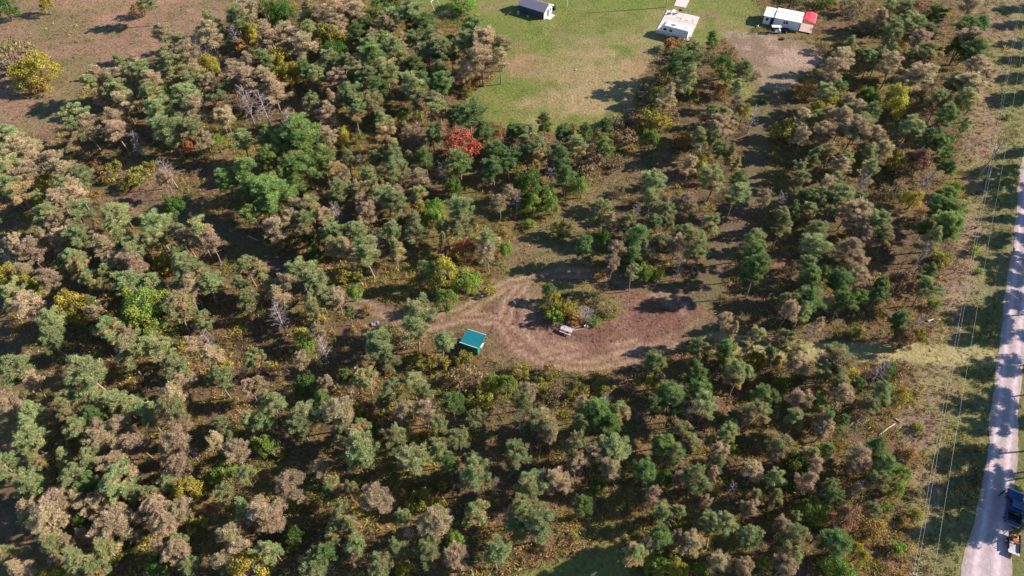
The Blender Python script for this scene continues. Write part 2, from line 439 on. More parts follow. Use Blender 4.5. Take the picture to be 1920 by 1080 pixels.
M_STONE = mat("pale_stone", (0.50,0.48,0.47), 0.9, noise=0.2, nscale=5, bump=0.2)
M_SKIN = mat("skin", (0.45,0.28,0.20), 0.6, noise=0.05)
M_CLOTH = mat("dark_cloth", (0.018,0.018,0.022), 0.9, noise=0.15, nscale=12)
M_HAIR = mat("dark_hair", (0.02,0.014,0.01), 0.7, noise=0.1)
M_SIDING = mat("white_siding", (0.72,0.72,0.72), 0.6, noise=0.07, nscale=1.5)
M_GREYW = mat("grey_siding", (0.34,0.32,0.33), 0.8, noise=0.1, nscale=2)

# --- teal shelter
sh = empty("shelter", (-6.82, 70.53, 0), R(-25), "small teal metal-roofed shelter with white trim beside the clearing", "shelter")
hx, hy = 1.55, 1.32
def roofz(x): return 2.30 + 0.10*x
w = MB(); w.box(-hx, hx, -hy, -hy+.06, 0, 2.08).box(-hx, hx, hy-.06, hy, 0, 2.08).box(-hx, -hx+.06, -hy+.06, hy-.06, 0, 2.05)
w.box(hx-.06, hx, -hy+.06, -0.25, 0, 2.2).box(hx-.06, hx, hy-.35, hy-.06, 0, 2.2).box(hx-.06, hx, -.25, hy-.35, 0, .75)
w.build("wall", M_GREENWALL, sh)
MB().box(hx-.10, hx+.14, -.25, hy-.35, .752, .80).build("counter", M_WHITE, sh)
MB().box(-hx+.062, hx-.062, -hy+.062, hy-.062, .02, .06).build("floor", M_DARK, sh)
rx0, rx1, ry = -1.78, 1.78, 1.52
rf_ = MB().slab([(rx0,-ry,roofz(rx0)),(rx1,-ry,roofz(rx1)),(rx1,ry,roofz(rx1)),(rx0,ry,roofz(rx0))], .05).build("roof", M_TEAL, sh)
for i in range(11):
    y = -ry+.16 + i*(2*ry-.32)/10
    MB().slab([(rx0+.02,y-.03,roofz(rx0)+.045),(rx1-.02,y-.03,roofz(rx1)+.045),(rx1-.02,y+.03,roofz(rx1)+.045),(rx0+.02,y+.03,roofz(rx0)+.045)], .044).build("rib", M_TEAL, rf_)
for y0, y1 in ((-ry-.07, -ry-.002), (ry+.002, ry+.07)):
    MB().slab([(rx0-.02,y0,roofz(rx0)+.06),(rx1+.02,y0,roofz(rx1)+.06),(rx1+.02,y1,roofz(rx1)+.06),(rx0-.02,y1,roofz(rx0)+.06)], .19).build("fascia", M_WHITE, sh)
MB().box(rx1+.022, rx1+.06, -ry-.06, ry+.06, roofz(rx1)-.14, roofz(rx1)+.05).build("fascia", M_GREENWALL, sh)
for y in (-hy+.03, -.25, hy-.35, hy-.03):
    MB().box(hx+.002, hx+.05, y-.045, y+.045, 0, 2.2).build("corner_trim", M_GREENWALL, sh)

# --- picnic table
pt = empty("picnic_table", (9.72, 73.72, 0), R(-25), "weathered grey picnic table with attached benches on the clearing", "picnic table")
for i in range(5): MB().box(-1.08, 1.08, -.37+i*.15, -.37+i*.15+.138, .72, .76).build("tabletop_plank", M_WOODG, pt)
for y in (-.80, .62):
    MB().box(-1.08, 1.08, y, y+.20, .42, .46).build("bench_plank", M_WOODG, pt)
for x in (-.75, .75):
    m = MB().tube([(x,-.68,0),(x,-.12,.70)], .045, 4).tube([(x,.68,0),(x,.12,.70)], .045, 4).build("leg_frame", M_WOODG, pt)
    MB().box(x+.05, x+.09, -.78, .80, .34, .418).build("bench_support", M_WOODG, pt)
# --- pale upright stumps next to the table
for i, (dx, dy, r_, h_) in enumerate(((-.25,0,.15,.62),(.22,.08,.17,.55),(.0,.4,.13,.42))):
    pts = [(0,0,-.05),(.02,.01,h_*.6),(.03,.0,h_)]
    o = MB().tube(pts, [r_*1.15, r_, r_*.95], 8).build("stump", M_STONE, None, (13.25+dx, 74.6+dy, 0))
    tag(o, ["left one of the pale upright stumps right of the picnic table", "right one of the pale upright stumps right of the picnic table", "short pale stump behind the upright pair right of the picnic table"][i], "stump", "stumps by the picnic table")
MB_l = MB().tube([(11.0,73.9,.08),(12.0,74.2,.10),(12.9,74.3,.07)], [.05,.06,.04], 6)
tag(MB_l.build("branch", M_LOG), "thin pale branch lying between picnic table and stumps", "branch")

# --- concrete pad, slab
pad = [(44.03,186.81),(39.32,174.25),(47.36,170.2),(52.59,182.99)]
pad = [(44.0,186.8),(38.9,174.6),(47.5,170.1),(52.6,182.9)]
A, B, Cc, Dd = [Vector((*p, 0)) for p in pad]
def padpt(u, v): return (A*(1-u)*(1-v) + Dd*u*(1-v) + B*(1-u)*v + Cc*u*v)
pe = empty("concrete_pad", (0,0,0)); tag(pe, "pinkish concrete pad of jointed slabs under the camper", kind="structure")
for i in range(2):
    for j in range(3):
        u0, u1, v0, v1 = i/2+.006, (i+1)/2-.006, j/3+.005, (j+1)/3-.005
        q = [padpt(u0,v1), padpt(u1,v1), padpt(u1,v0), padpt(u0,v0)]
        q = [(p.x, p.y, .14+.004*((i*2+j) % 3)) for p in q]
        MB().slab(q, .14).build("slab", M_CONC, pe)
o = MB().slab([(46.3,189.2,.10),(49.4,188.0,.10),(51.6,193.2,.10),(48.2,194.4,.10)], .1).build("concrete_slab", M_CONC)
tag(o, "small concrete slab cut by the top edge beyond the camper pad", kind="structure")

# --- camper trailer
cp = empty("camper", (43.9, 173.1, .15), R(-28), "white travel trailer with two dark windows on the concrete pad", "camper")
cp.scale = (1.13,1,1)
prof = [(-3.45,.55),(3.45,.55),(3.5,2.55),(3.3,2.78),(-2.45,2.78),(-3.15,2.25),(-3.62,1.35)]
MB().prism(prof, -1.22, 1.22).build("body", M_WHITE, cp, bevel=.06)
MB().slab([(-2.4,-1.18,2.84),(3.3,-1.18,2.84),(3.3,1.18,2.84),(-2.4,1.18,2.84)], .05).build("roof", M_WHITE, cp)
ac = MB().box(-.95,.0,-.38,.38,2.842,3.08).build("air_conditioner", M_GREYW, cp, bevel=.05)
MB().box(2.25,2.6,-.2,.15,2.842,2.95).build("roof_vent", M_BLACKP, cp)
for x in (-2.15, -.75): 
    f_ = MB().box(x-.38,x+.38,-1.25,-1.222,1.45,2.05).build("window", M_GLASS, cp)
    MB().box(x-.42,x+.42,-1.262,-1.252,2.052,2.09).build("frame", M_GREYW, f_)
MB().box(.6,1.3,1.222,1.25,.62,2.4).build("door", M_WHITE, cp)
MB().box(-2.9,3.3,-1.24,-1.224,.85,.98).build("stripe", M_GREYW, cp)
MB().slab([(1.2,-1.226,1.3),(3.3,-1.226,2.2),(3.3,-1.226,2.35),(1.2,-1.226,1.4)], .012).build("stripe", M_GREYW, cp)
for x in (.2, 1.05):
    for s_ in (-1, 1):
        t_ = MB().tube([(x,s_*1.00,.33),(x,s_*1.2,.33)], .33, 14).build("wheel", M_RUBBER, cp)
        MB().tube([(x,s_*1.201,.33),(x,s_*1.215,.33)], .18, 10).build("rim", M_STEEL, t_)
MB().tube([(-3.3,-.5,.5),(-4.3,0,.5)], .05, 5).tube([(-3.3,.5,.5),(-4.3,0,.5)], .05, 5).tube([(-4.2,0,.02),(-4.2,0,.75)], .05, 6).build("hitch", M_BLACKP, cp)
MB().box(-3.9,-3.5,-.22,.22,.55,.95).build("gas_bottle_box", M_WHITE, cp, bevel=.04)
for x in (-2.6, 3.0):
    for y in (-.9,.9): MB().box(x-.05,x+.05,y-.05,y+.05,0,.56).build("jack", M_BLACKP, cp)
MB().box(3.502,3.53,-.7,-.4,.75,1.0).build("tail_lamp", M_LAMPR, cp); MB().box(3.502,3.53,.4,.7,.75,1.0).build("tail_lamp", M_LAMPR, cp)

# --- patio things on the pad
ta = empty("patio_table", (45.6,184.9,.145), R(-20), "white patio table at the far left corner of the concrete pad", "table")
MB().tube([(0,0,.70),(0,0,.74)], .6, 14).build("tabletop", M_WHITE, ta)
for a in range(4): MB().tube([(.4*math.cos(a*1.571),.4*math.sin(a*1.571),0),(.32*math.cos(a*1.571),.32*math.sin(a*1.571),.70)], .025, 5).build("leg", M_WHITE, ta)
def patio_chair(x, y, rz, label):
    c = empty("patio_chair", (x,y,.145), rz, label, "chair", "chairs at the patio table")
    MB().box(-.25,.25,-.25,.25,.40,.44).build("seat", M_WHITE, c)
    MB().slab([(-.25,.25,.46),(.25,.25,.46),(.25,.36,.92),(-.25,.36,.92)], .03).build("backrest", M_WHITE, c)
    for sx in (-.22,.22):
        for sy in (-.22,.22): MB().tube([(sx,sy,0),(sx,sy,.40)], .02, 5).build("leg", M_WHITE, c)
patio_chair(44.8,184.3,R(120),"white patio chair left of the round patio table")
patio_chair(46.3,184.3,R(-110),"white patio chair right of the round patio table")
bb = empty("black_barrel_grill", (47.3,184.9,.145), R(-20), "black barrel grill on legs at the pad's far edge", "grill")
MB().tube([(-.4,0,.85),(.4,0,.85)], .3, 10).build("barrel", M_BLACKP, bb)
for x in (-.3,.3):
    for y in (-.2,.2): MB().tube([(x,y,0),(x*.9,y*.7,.65)], .02, 5).build("leg", M_BLACKP, bb)
for i, (x, y, a, l, mm) in enumerate(((46.6,182.1,-.5,1.6,M_WOODP),(48.5,180.7,-.45,1.2,M_WOODP),(50.2,180.6,1.1,1.4,M_BLACKP))):
    c, s_ = math.cos(a)*l/2, math.sin(a)*l/2
    tag(MB().tube([(x-c,y-s_,.19),(x,y,.20),(x+c,y+s_,.19)], .045, 6).build("pole_piece", mm), ["brown pole lying on the pad nearest the patio table","brown pole lying mid pad behind the camper","black pole lying at the right of the pad behind the camper"][i], "pole piece", "poles on the pad")

# --- purple-roofed shed
sd = empty("shed", (6.55, 185.65, 0), R(-31), "dark-walled shed with purple grey metal roof at the top edge", "shed")
L2, D2 = 4.1, 2.3
MB().box(-L2, L2, -D2, D2, 0, 2.3).build("wall", M_SHEDWALL, sd)
MB().add([(L2+.01,-D2,0),(L2+.01,D2,0),(L2+.01,D2,2.3),(L2+.01,0,3.5),(L2+.01,-D2,2.3),(L2-.2,-D2+.01,2.3),(L2-.2,D2-.01,2.3),(L2-.2,0,3.48)], [(0,1,2,3,4),(4,3,7,5),(3,2,6,7)]).build("gable", M_SIDING, sd)
rr = empty_roof = MB()
ov = .28
near = [(-L2-.25,-D2-ov,2.18),(L2+.3,-D2-ov,2.18),(L2+.3,0,3.62),(-L2-.25,0,3.62)]
farr = [(-L2-.25,0,3.62),(L2+.3,0,3.62),(L2+.3,D2+ov,2.18),(-L2-.25,D2+ov,2.18)]
rfo = MB().slab(near, .06).slab(farr, .06).build("roof", M_PURPLE, sd)
for i in range(19):
    x = -L2-.1 + i*(2*L2+.25)/18
    MB().slab([(x-.035,-D2-ov+.01,2.24),(x+.035,-D2-ov+.01,2.24),(x+.035,-.05,3.65),(x-.035,-.05,3.65)], .05).build("rib", M_PURPLE, rfo)
MB().slab([(L2+.302,-D2-ov,2.22),(L2+.36,-D2-ov,2.22),(L2+.36,0,3.68),(L2+.302,0,3.68)], .22).slab([(L2+.302,0,3.68),(L2+.36,0,3.68),(L2+.36,D2+ov,2.22),(L2+.302,D2+ov,2.22)], .22).build("barge_board", M_WHITE, sd)
dr = MB().box(L2+.012, L2+.06, -.55,.45, .1, 2.05).build("door", M_DARK, sd)
MB().box(L2+.062, L2+.10, .30,.36, 1.0, 1.12).build("handle", M_STEEL, dr)
MB().box(L2+.012, L2+.05, 1.0,1.7, 1.1, 1.8).build("window", M_GLASS, sd)
MB().box(L2+.02, L2+1.5, -1.7, 1.3, 0, .14).build("porch_slab", M_CONC, sd)
def tub(x, y, r_, h_, m, label, cat, name):
    e = empty(name, (x,y,0), 0, label, cat)
    MB().tube([(0,0,0),(0,0,h_*.9)], [r_*.9,r_], 12).build("body", m, e); MB().tube([(0,0,h_*.9),(0,0,h_)], [r_*1.08,r_*1.0], 12).build("rim", m, e)
tub(1.7, 184.3, .38, .95, M_GREYW, "pale grey bin against the dark shed wall at its left end", "bin", "bin")
tub(4.4, 182.7, .34, .6, M_STEEL, "low steel tub in the shade of the shed's near wall", "tub", "tub")
tub(11.9, 187.0, .55, .9, M_BLACKP, "dark round water tub behind the shed's right gable", "tub", "water_tub")
wb = empty("wheelbarrow", (-.9,184.2,0), R(200), "rusty red wheelbarrow tipped up left of the shed", "wheelbarrow")
MB().slab([(-.5,-.35,.9),(.5,-.28,.35),(.5,.28,.35),(-.5,.35,.9)], .18).build("tray", mat("rusty_red", (0.34,0.11,0.09), .7, noise=.2), wb)
MB().tube([(.75,-.05,.2),(.75,.05,.2)], .2, 10).build("wheel", M_RUBBER, wb)
for s_ in (-1,1): MB().tube([(.75,s_*.12,.2),(0,s_*.25,.45),(-.9,s_*.3,.95)], .025, 5).build("handle", M_WOODP, wb)
# bird-house post
bp = empty("birdhouse_post", (15.66,188.3,0), 0, "white birdhouse post on the lawn right of the shed", "birdhouse")
MB().tube([(0,0,0),(0,0,2.3)], .05, 6).build("post", M_WHITE, bp)
hb = MB().box(-.28,.28,-.2,.2,2.3,2.7).build("house_box", M_WHITE, bp); MB().prism([(-.34,2.702),(.34,2.702),(0,2.98)], -.26,.26).build("roof", M_GREYW, hb)
# swing set
sw = empty("swing_set", (-22.1,188.0,0), R(62), "bare metal swing set frame in shade at the top edge", "swing set")
for x in (-1.5, 1.5):
    for y in (-1.1, 1.1): MB().tube([(x,y,0),(x*.95,0,2.5)], .05, 6).build("leg", M_STEEL, sw)
MB().tube([(-1.6,0,2.5),(1.6,0,2.5)], .05, 6).build("top_bar", M_STEEL, sw)
for x in (-.6,.6):
    st_ = MB().box(x-.25,x+.25,-.1,.1,.5,.54).build("seat", M_BLACKP, sw)
    MB().tube([(x-.22,0,.54),(x-.22,0,2.45)], .012, 4).tube([(x+.22,0,.54),(x+.22,0,2.45)], .012, 4).build("chain", M_STEEL, st_)

# --- white house with addition, canopy and deck
ho = empty("house", (76.0,179.2,0), R(-23), "small white house with bright metal roof behind the dirt yard", "house")
HL, HD = 3.3, 2.6
MB().box(-HL, HL, -HD, HD, 0, 2.65).build("wall", M_SIDING, ho)
for z in np.arange(.3, 2.6, .3): MB().box(-HL, HL, -HD-.018, -HD-.002, z, z+.26).build("siding_board", M_SIDING, ho)
MB().prism_x([(-HD,2.652),(HD,2.652),(0,2.90)], -HL, HL).build("gable", M_SIDING, ho)
r1 = MB().slab([(-HL-.2,-HD-.3,2.62),(HL+.25,-HD-.3,2.62),(HL+.25,0,2.98),(-HL-.2,0,2.98)], .05).slab([(-HL-.2,0,2.98),(HL+.25,0,2.98),(HL+.25,HD+.3,2.62),(-HL-.2,HD+.3,2.62)], .05).build("roof", M_WHITE, ho)
MB().box(-HL-.2, HL+.25, -.12, .12, 2.985, 3.02).build("ridge_cap", M_GREYW, r1)
MB().tube([(-2.7,.35,2.8),(-2.7,.35,3.5)], .09, 8).build("chimney_pipe", M_STEEL, r1)
for x in (-.75, -.05):
    wd = MB().box(x-.28,x+.28,-HD-.05,-HD-.02,1.35,2.05).build("window", M_GLASS, ho)
    MB().box(x-.33,x+.33,-HD-.07,-HD-.02,1.28,1.345).build("sill", M_WHITE, wd)
dd_ = MB().box(HL+.002,HL+.05,-1.6,-.7,.2,2.2).build("door", M_DARK, ho); MB().box(HL+.052,HL+.09,-.82,-.76,1.1,1.2).build("handle", M_STEEL, dd_)
ad = MB().box(-HL-3.0,-HL-.01,-HD+.3,HD-.2,0,2.35).build("addition_wall", M_SIDING, ho)
MB().slab([(-HL-3.2,-HD,2.42),(-HL-.02,-HD,2.42),(-HL-.02,.1,2.72),(-HL-3.2,.1,2.72)], .05).slab([(-HL-3.2,.1,2.72),(-HL-.02,.1,2.72),(-HL-.02,HD+.1,2.42),(-HL-3.2,HD+.1,2.42)], .05).build("addition_roof", M_WHITE, ho)
MB().box(-HL-1.15,-HL-.25,-HD+.24,-HD+.298,.1,2.1).build("door", M_DARK, ad); MB().box(-HL-2.4,-HL-1.7,-HD+.25,-HD+.298,1.1,1.8).build("window", M_GLASS, ad)
for i in range(14):
    x = HL+.3+i*.235
    MB().box(x, x+.225, -2.9, 1.6, .28, .33).build("deck_board", M_PLANK, ho)
for x in (HL+.4, HL+3.3):
    for y in (-2.75, 1.45): MB().box(x-.06,x+.06,y-.06,y+.06,0,.279).build("deck_post", M_WOODP, ho)
ca = empty("canopy", (81.3,178.0,.33), R(-23), "red fabric canopy on poles over the deck of the white house", "canopy")
cv, cf = [], []
for i in range(9):
    for j in range(11):
        u, v = i/8*2-1, j/10*2-1
        cv.append((u*1.65, v*2.75, 2.15 + .45*(1-abs(u)) - .10*(1-v*v)*math.cos(u*3) + .03*math.sin(7*u+5*v)))
        if i and j: a = (i-1)*11+j-1; cf.append((a, a+11, a+12, a+1))
co = new_obj("canvas", np_mesh("canvas", cv, cf, M_RED), ca)
so = co.modifiers.new("thickness", 'SOLIDIFY'); so.thickness = .02
for sx in (-1.6,1.6):
    for sy in (-2.65,2.65): MB().tube([(sx,sy,-.3 if sy > 0 else 0),(sx,sy,2.16)], .03, 6).build("pole", M_STEEL, ca)
# golf cart and low trailer in front of the house
gcart = empty("golf_cart", (71.7,174.7,.02), R(-3), "white-roofed golf cart parked in front of the house", "golf cart")
MB().box(-1.35,1.35,-.55,.55,.28,.55).build("body", M_WHITE, gcart, bevel=.05)
MB().prism([(.75,.552),(1.3,.552),(1.2,.85),(.85,1.0)], -.5,.5).build("dashboard", M_WHITE, gcart)
for x in (-.45,): 
    MB().box(x-.3,x+.3,-.5,.5,.552,.85).build("seat", M_BLACKP, gcart); MB().box(x-.36,x-.302,-.5,.5,.6,1.25).build("backrest", M_BLACKP, gcart)
MB().box(-1.3,-.85,-.45,.45,.552,.75).build("bag_deck", M_BLACKP, gcart)
MB().box(-1.4,1.1,-.62,.62,1.82,1.89).build("roof", M_WHITE, gcart, bevel=.02)
for x0, x1 in ((.95,.8),(-1.2,-1.25)):
    for s_ in (-.5,.5): MB().tube([(x0,s_,.55),(x1,s_,1.82)], .025, 5).build("roof_post", M_BLACKP, gcart)
for x in (-.9,.9):
    for s_ in (-.5,.5): 
        wh = MB().tube([(x,s_-.1,.24),(x,s_+.1,.24)], .24, 12).build("wheel", M_RUBBER, gcart); MB().tube([(x,s_+.102*np.sign(s_),.24),(x,s_+.112*np.sign(s_),.24)], .12, 8).build("rim", M_WHITE, wh)
def utility_trailer(loc, rz, L_, W_, label, deckm, gate=True):
    t = empty("utility_trailer", loc, rz, label, "trailer")
    MB().box(-L_/2,L_/2,-W_/2,W_/2,.42,.48).build("deck", deckm, t)
    for s_ in (-1,1):
        MB().box(-L_/2,L_/2,s_*W_/2-.03,s_*W_/2+.03,.482,.80).build("side_rail", M_BLACKP, t)
        wh = MB().tube([(-.1,s_*(W_/2+.06),.3),(-.1,s_*(W_/2+.26),.3)], .3, 14).build("wheel", M_RUBBER, t)
        MB().tube([(-.1,s_*(W_/2+.262),.3),(-.1,s_*(W_/2+.28),.3)], .15, 8).build("rim", M_WHITE, wh)
        MB().box(-.5,.3,s_*(W_/2+.16)-.13,s_*(W_/2+.16)+.13,.62,.66).build("mudguard", M_BLACKP, t)
    MB().box(L_/2-.04,L_/2,-W_/2,W_/2,.482,.8).build("front_rail", M_BLACKP, t)
    if gate: MB().slab([(-L_/2-.55,-W_/2,.62),(-L_/2-.02,-W_/2,.50),(-L_/2-.02,W_/2,.50),(-L_/2-.55,W_/2,.62)], .05).build("ramp_gate", M_GREYW, t)
    MB().tube([(L_/2,-W_/2+.1,.4),(L_/2+1.1,0,.4)], .04, 5).tube([(L_/2,W_/2-.1,.4),(L_/2+1.1,0,.4)], .04, 5).tube([(L_/2+1.0,0,.0),(L_/2+1.0,0,.5)], .035, 5).build("drawbar", M_BLACKP, t)
    return t
utility_trailer((74.6,175.2,0), R(170), 1.9, 1.15, "small black utility trailer beside the golf cart at the house", M_DARK, False)
fp = empty("fire_pit", (72.8,171.3,.02), 0, "dark round fire pit on the dirt yard", "fire pit")
MB().tube([(0,0,0),(0,0,.38)], [.55,.6], 14).build("steel_ring", M_BLACKP, fp); MB().ball((0,0,.3), .4, (1,1,.35), jit=.2).build("ash", M_DARK, fp)
MB_p = empty("propane_bottle", (67.3,177.0,0), 0, "white gas bottle standing left of the house addition", "gas bottle")
MB().tube([(0,0,0),(0,0,.15),(0,0,.75),(0,0,.9)], [.2,.24,.24,.12], 12).build("body", M_WHITE, MB_p); MB().tube([(0,0,.9),(0,0,1.05)], .07, 8).build("valve", M_STEEL, MB_p)
tag(MB().tube([(66.2,174.4,.06),(69.0,174.2,.06)], .06, 6).build("pipe", M_WHITE), "white pipe lying on the ground left of the golf cart", "pipe")

# --- power line
def utility_pole(x, y, h, rz, label, arm=True, lamp=False):
    p = empty("utility_pole", (x,y,0), rz, label, "utility pole", "wooden utility poles")
    MB().tube([(0,0,-.5),(0,0,h*.5),(0,0,h)], [.16,.135,.10], 9).build("post", M_WOODP, p)
    if arm:
        ar = MB().box(-1.25,1.25,.102,.20,h-.75,h-.63).build("crossarm", M_WOODP, p)
        for ax in (-1.15,-.75,1.15): MB().tube([(ax,.15,h-.63),(ax,.15,h-.52),(ax,.15,h-.40)], [.03,.075,.045], 8).build("insulator", M_CER, ar)
        MB().tube([(-.7,.15,h-.75),(0,.12,h-1.35)], .02, 4).tube([(.7,.15,h-.75),(0,.12,h-1.35)], .02, 4).build("brace", M_STEEL, ar)
    return p
LA = math.atan2(86.9, 49.4) - math.pi/2
P1 = utility_pole(101.7,115.6,8.9,LA,"wooden utility pole with crossarm standing in the weedy verge")
tr_ = MB().tube([(-.32,-.1,6.6),(-.32,-.1,7.4)], .2, 12).build("transformer", M_STEEL, P1); MB().tube([(-.32,-.1,7.4),(-.32,-.1,7.6)], .05, 6).build("bushing", M_CER, tr_)
P2 = utility_pole(52.3,28.4,9.0,LA,"wooden utility pole whose white-capped top shows at the bottom edge")
P3 = utility_pole(151.1,202.5,9.0,LA,"wooden utility pole beyond the top right corner of the picture")
P4 = utility_pole(127.0,118.5,7.5,LA,"wooden utility pole across the gravel road, outside the right edge")
P5 = utility_pole(43.9,188.3,12.5,R(10),"tall pale utility pole on the lawn behind the camper", arm=False)
def wire(a, b, sag, label, r_=.011):
    a, b = Vector(a), Vector(b); n = 24
    pts = [a.lerp(b, i/n) + Vector((0,0,-sag*4*(i/n)*(1-i/n))) for i in range(n+1)]
    tag(MB().tube(pts, r_, 6).build("power_wire", M_WIRE), label, "wire", "wires of the power line")
ca_, sa_ = math.cos(LA), math.sin(LA)
def armpt(px, py, ax, h): return (px+ca_*ax-sa_*.15, py+sa_*ax+ca_*.15, h-.40)
nm = {-1.15:"left", -.75:"middle", 1.15:"right"}
for ax in (-1.15,-.75,1.15):
    wire(armpt(101.7,115.6,ax,8.9), armpt(52.3,28.4,ax,9.0), .7, nm[ax]+" wire running down from the verge pole along the road")
    wire(armpt(101.7,115.6,ax,8.9), armpt(151.1,202.5,ax,9.0), .7, nm[ax]+" wire running up from the verge pole to the top edge")
wire((101.7,115.6,7.9), (127.0,118.5,7.2), .5, "thin service wire crossing from the verge pole over the road")
def guy(a, b, label):
    e = empty("guy_wire", (b[0],b[1],0), 0, label, "guy wire", "guy wires of the verge pole")
    d = Vector(a)-Vector((b[0],b[1],0))
    MB().tube([(0,0,0), tuple(d)], .02, 4).build("strand", M_WIRE, e)
    g_ = d.normalized()*2.2; MB().tube([tuple(d.normalized()*.15), tuple(g_)], .05, 6).build("guard", M_CER, e)
guy((101.7,115.6,8.0), (103.2,114.6), "steep guy wire with white guard beside the verge pole")
o = MB().tube([(106.6,113.6,0),(106.6,113.6,.7)], .11, 8).build("marker_post", M_ORANGE); tag(o, "short orange marker post near the verge pole", "marker post")

# --- blue pickup, trailer and driver
HDG = math.atan2(.877,.48)
def wheel(parent, x, y, r_, w_):
    t = MB().tube([(x,y-w_/2,r_),(x,y+w_/2,r_)], r_, 16).build("wheel", M_RUBBER, parent)
    s_ = 1 if y > 0 else -1
    MB().tube([(x,y+s_*(w_/2+.002),r_),(x,y+s_*(w_/2+.02),r_)], r_*.6, 10).build("rim", M_STEEL, t)
pk = empty("pickup", (74.15,41.0,0), HDG, "blue pickup with black bed parked at the right edge of the road", "pickup")
MB().prism([(2.85,.5),(2.88,.95),(2.6,1.08),(1.2,1.16),(-.85,1.16),(-.85,.45),(2.6,.42)], -.96, .96).build("body", M_BLUE, pk, bevel=.05)
MB().add([(1.25,-.86,1.15),(1.25,.86,1.15),(-.85,.88,1.15),(-.85,-.88,1.15),(.55,-.70,1.84),(.55,.70,1.84),(-.65,.72,1.84),(-.65,-.72,1.84)],
         [(0,1,2,3),(7,6,5,4),(0,4,5,1),(1,5,6,2),(2,6,7,3),(3,7,4,0)]).build("cab", M_BLUE, pk, bevel=.06)
MB().slab([(1.20,-.74,1.22),(1.20,.74,1.22),(.62,.64,1.80),(.62,-.64,1.80)], .012).build("windshield", M_GLASS, pk)
MB().slab([(-.80,.74,1.24),(-.80,-.74,1.24),(-.70,-.64,1.78),(-.70,.64,1.78)], .012).build("rear_window", M_GLASS, pk)
for s_ in (-1,1):
    q = [(.95,s_*.875,1.24),(-.1,s_*.885,1.24),(-.1,s_*.765,1.76),(.5,s_*.755,1.76)]
    MB().slab(q if s_ < 0 else q[::-1], .02).build("side_window", M_GLASS, pk)
    q = [(-.18,s_*.885,1.24),(-.68,s_*.89,1.24),(-.6,s_*.77,1.76),(-.18,s_*.765,1.76)]
    MB().slab(q if s_ < 0 else q[::-1], .02).build("side_window", M_GLASS, pk)
    MB().box(-2.8,-.86,s_*.96-.04 if s_ > 0 else -.96,.96 if s_ > 0 else -.92,.45,1.18).build("bed_side", M_BLUE, pk)
    MB().box(2.86,2.90,s_*.78-.14,s_*.78+.14,.72,.92).build("headlight", M_LAMPW, pk)
    MB().box(-2.86,-2.83,s_*.86-.07,s_*.86+.07,.75,1.05).build("tail_lamp", M_LAMPR, pk)
    MB().box(.85,1.02,s_*1.06-.1,s_*1.06+.1,1.2,1.42).build("mirror", M_BLACKP, pk)
    for x in (1.75,-1.75): wheel(pk, x, s_*.86, .39, .26)
MB().box(-2.8,-.86,-.918,.918,.55,.62).build("bed_floor", M_BLACKP, pk)
MB().box(-2.83,-2.76,-.918,.918,.45,1.16).build("tailgate", M_BLUE, pk)
MB().box(-1.35,-.90,-.86,.86,.62,1.10).build("toolbox", M_BLACKP, pk, bevel=.02)
MB().box(2.86,2.98,-.9,.9,.42,.62).build("bumper", M_STEEL, pk); MB().box(-2.98,-2.84,-.9,.9,.42,.60).build("bumper", M_STEEL, pk)
utility_trailer((71.9,35.9,.03), HDG+.03, 2.7, 1.45, "grey decked utility trailer behind the blue pickup", M_GREYW)
om = empty("orange_machine", (72.15,36.4,.515), HDG+.03, "orange framed power machine loaded on the trailer deck", "machine")
MB().tube([(-.6,-.4,.15),(.55,-.4,.15),(.55,.4,.15),(-.6,.4,.15),(-.6,-.4,.15)], .045, 6).build("frame", M_ORANGE, om)
MB().tube([(-.6,-.4,.15),(-.95,-.3,.85),(-.95,.3,.85),(-.6,.4,.15)], .04, 6).build("handlebar", M_ORANGE, om)
MB().box(-.15,.45,-.3,.3,.1,.55).build("housing", M_ORANGE, om, bevel=.05)
MB().tube([(.12,0,.55),(.12,0,.75)], [.2,.17], 10).build("engine", M_BLACKP, om)
MB().slab([(-.5,-.35,.42),(-.2,-.35,.55),(-.2,.35,.55),(-.5,.35,.42)], .05).build("guard_plate", M_ORANGE, om)
for s_ in (-1,1): wheel(om, -.35, s_*.48, .16, .1)

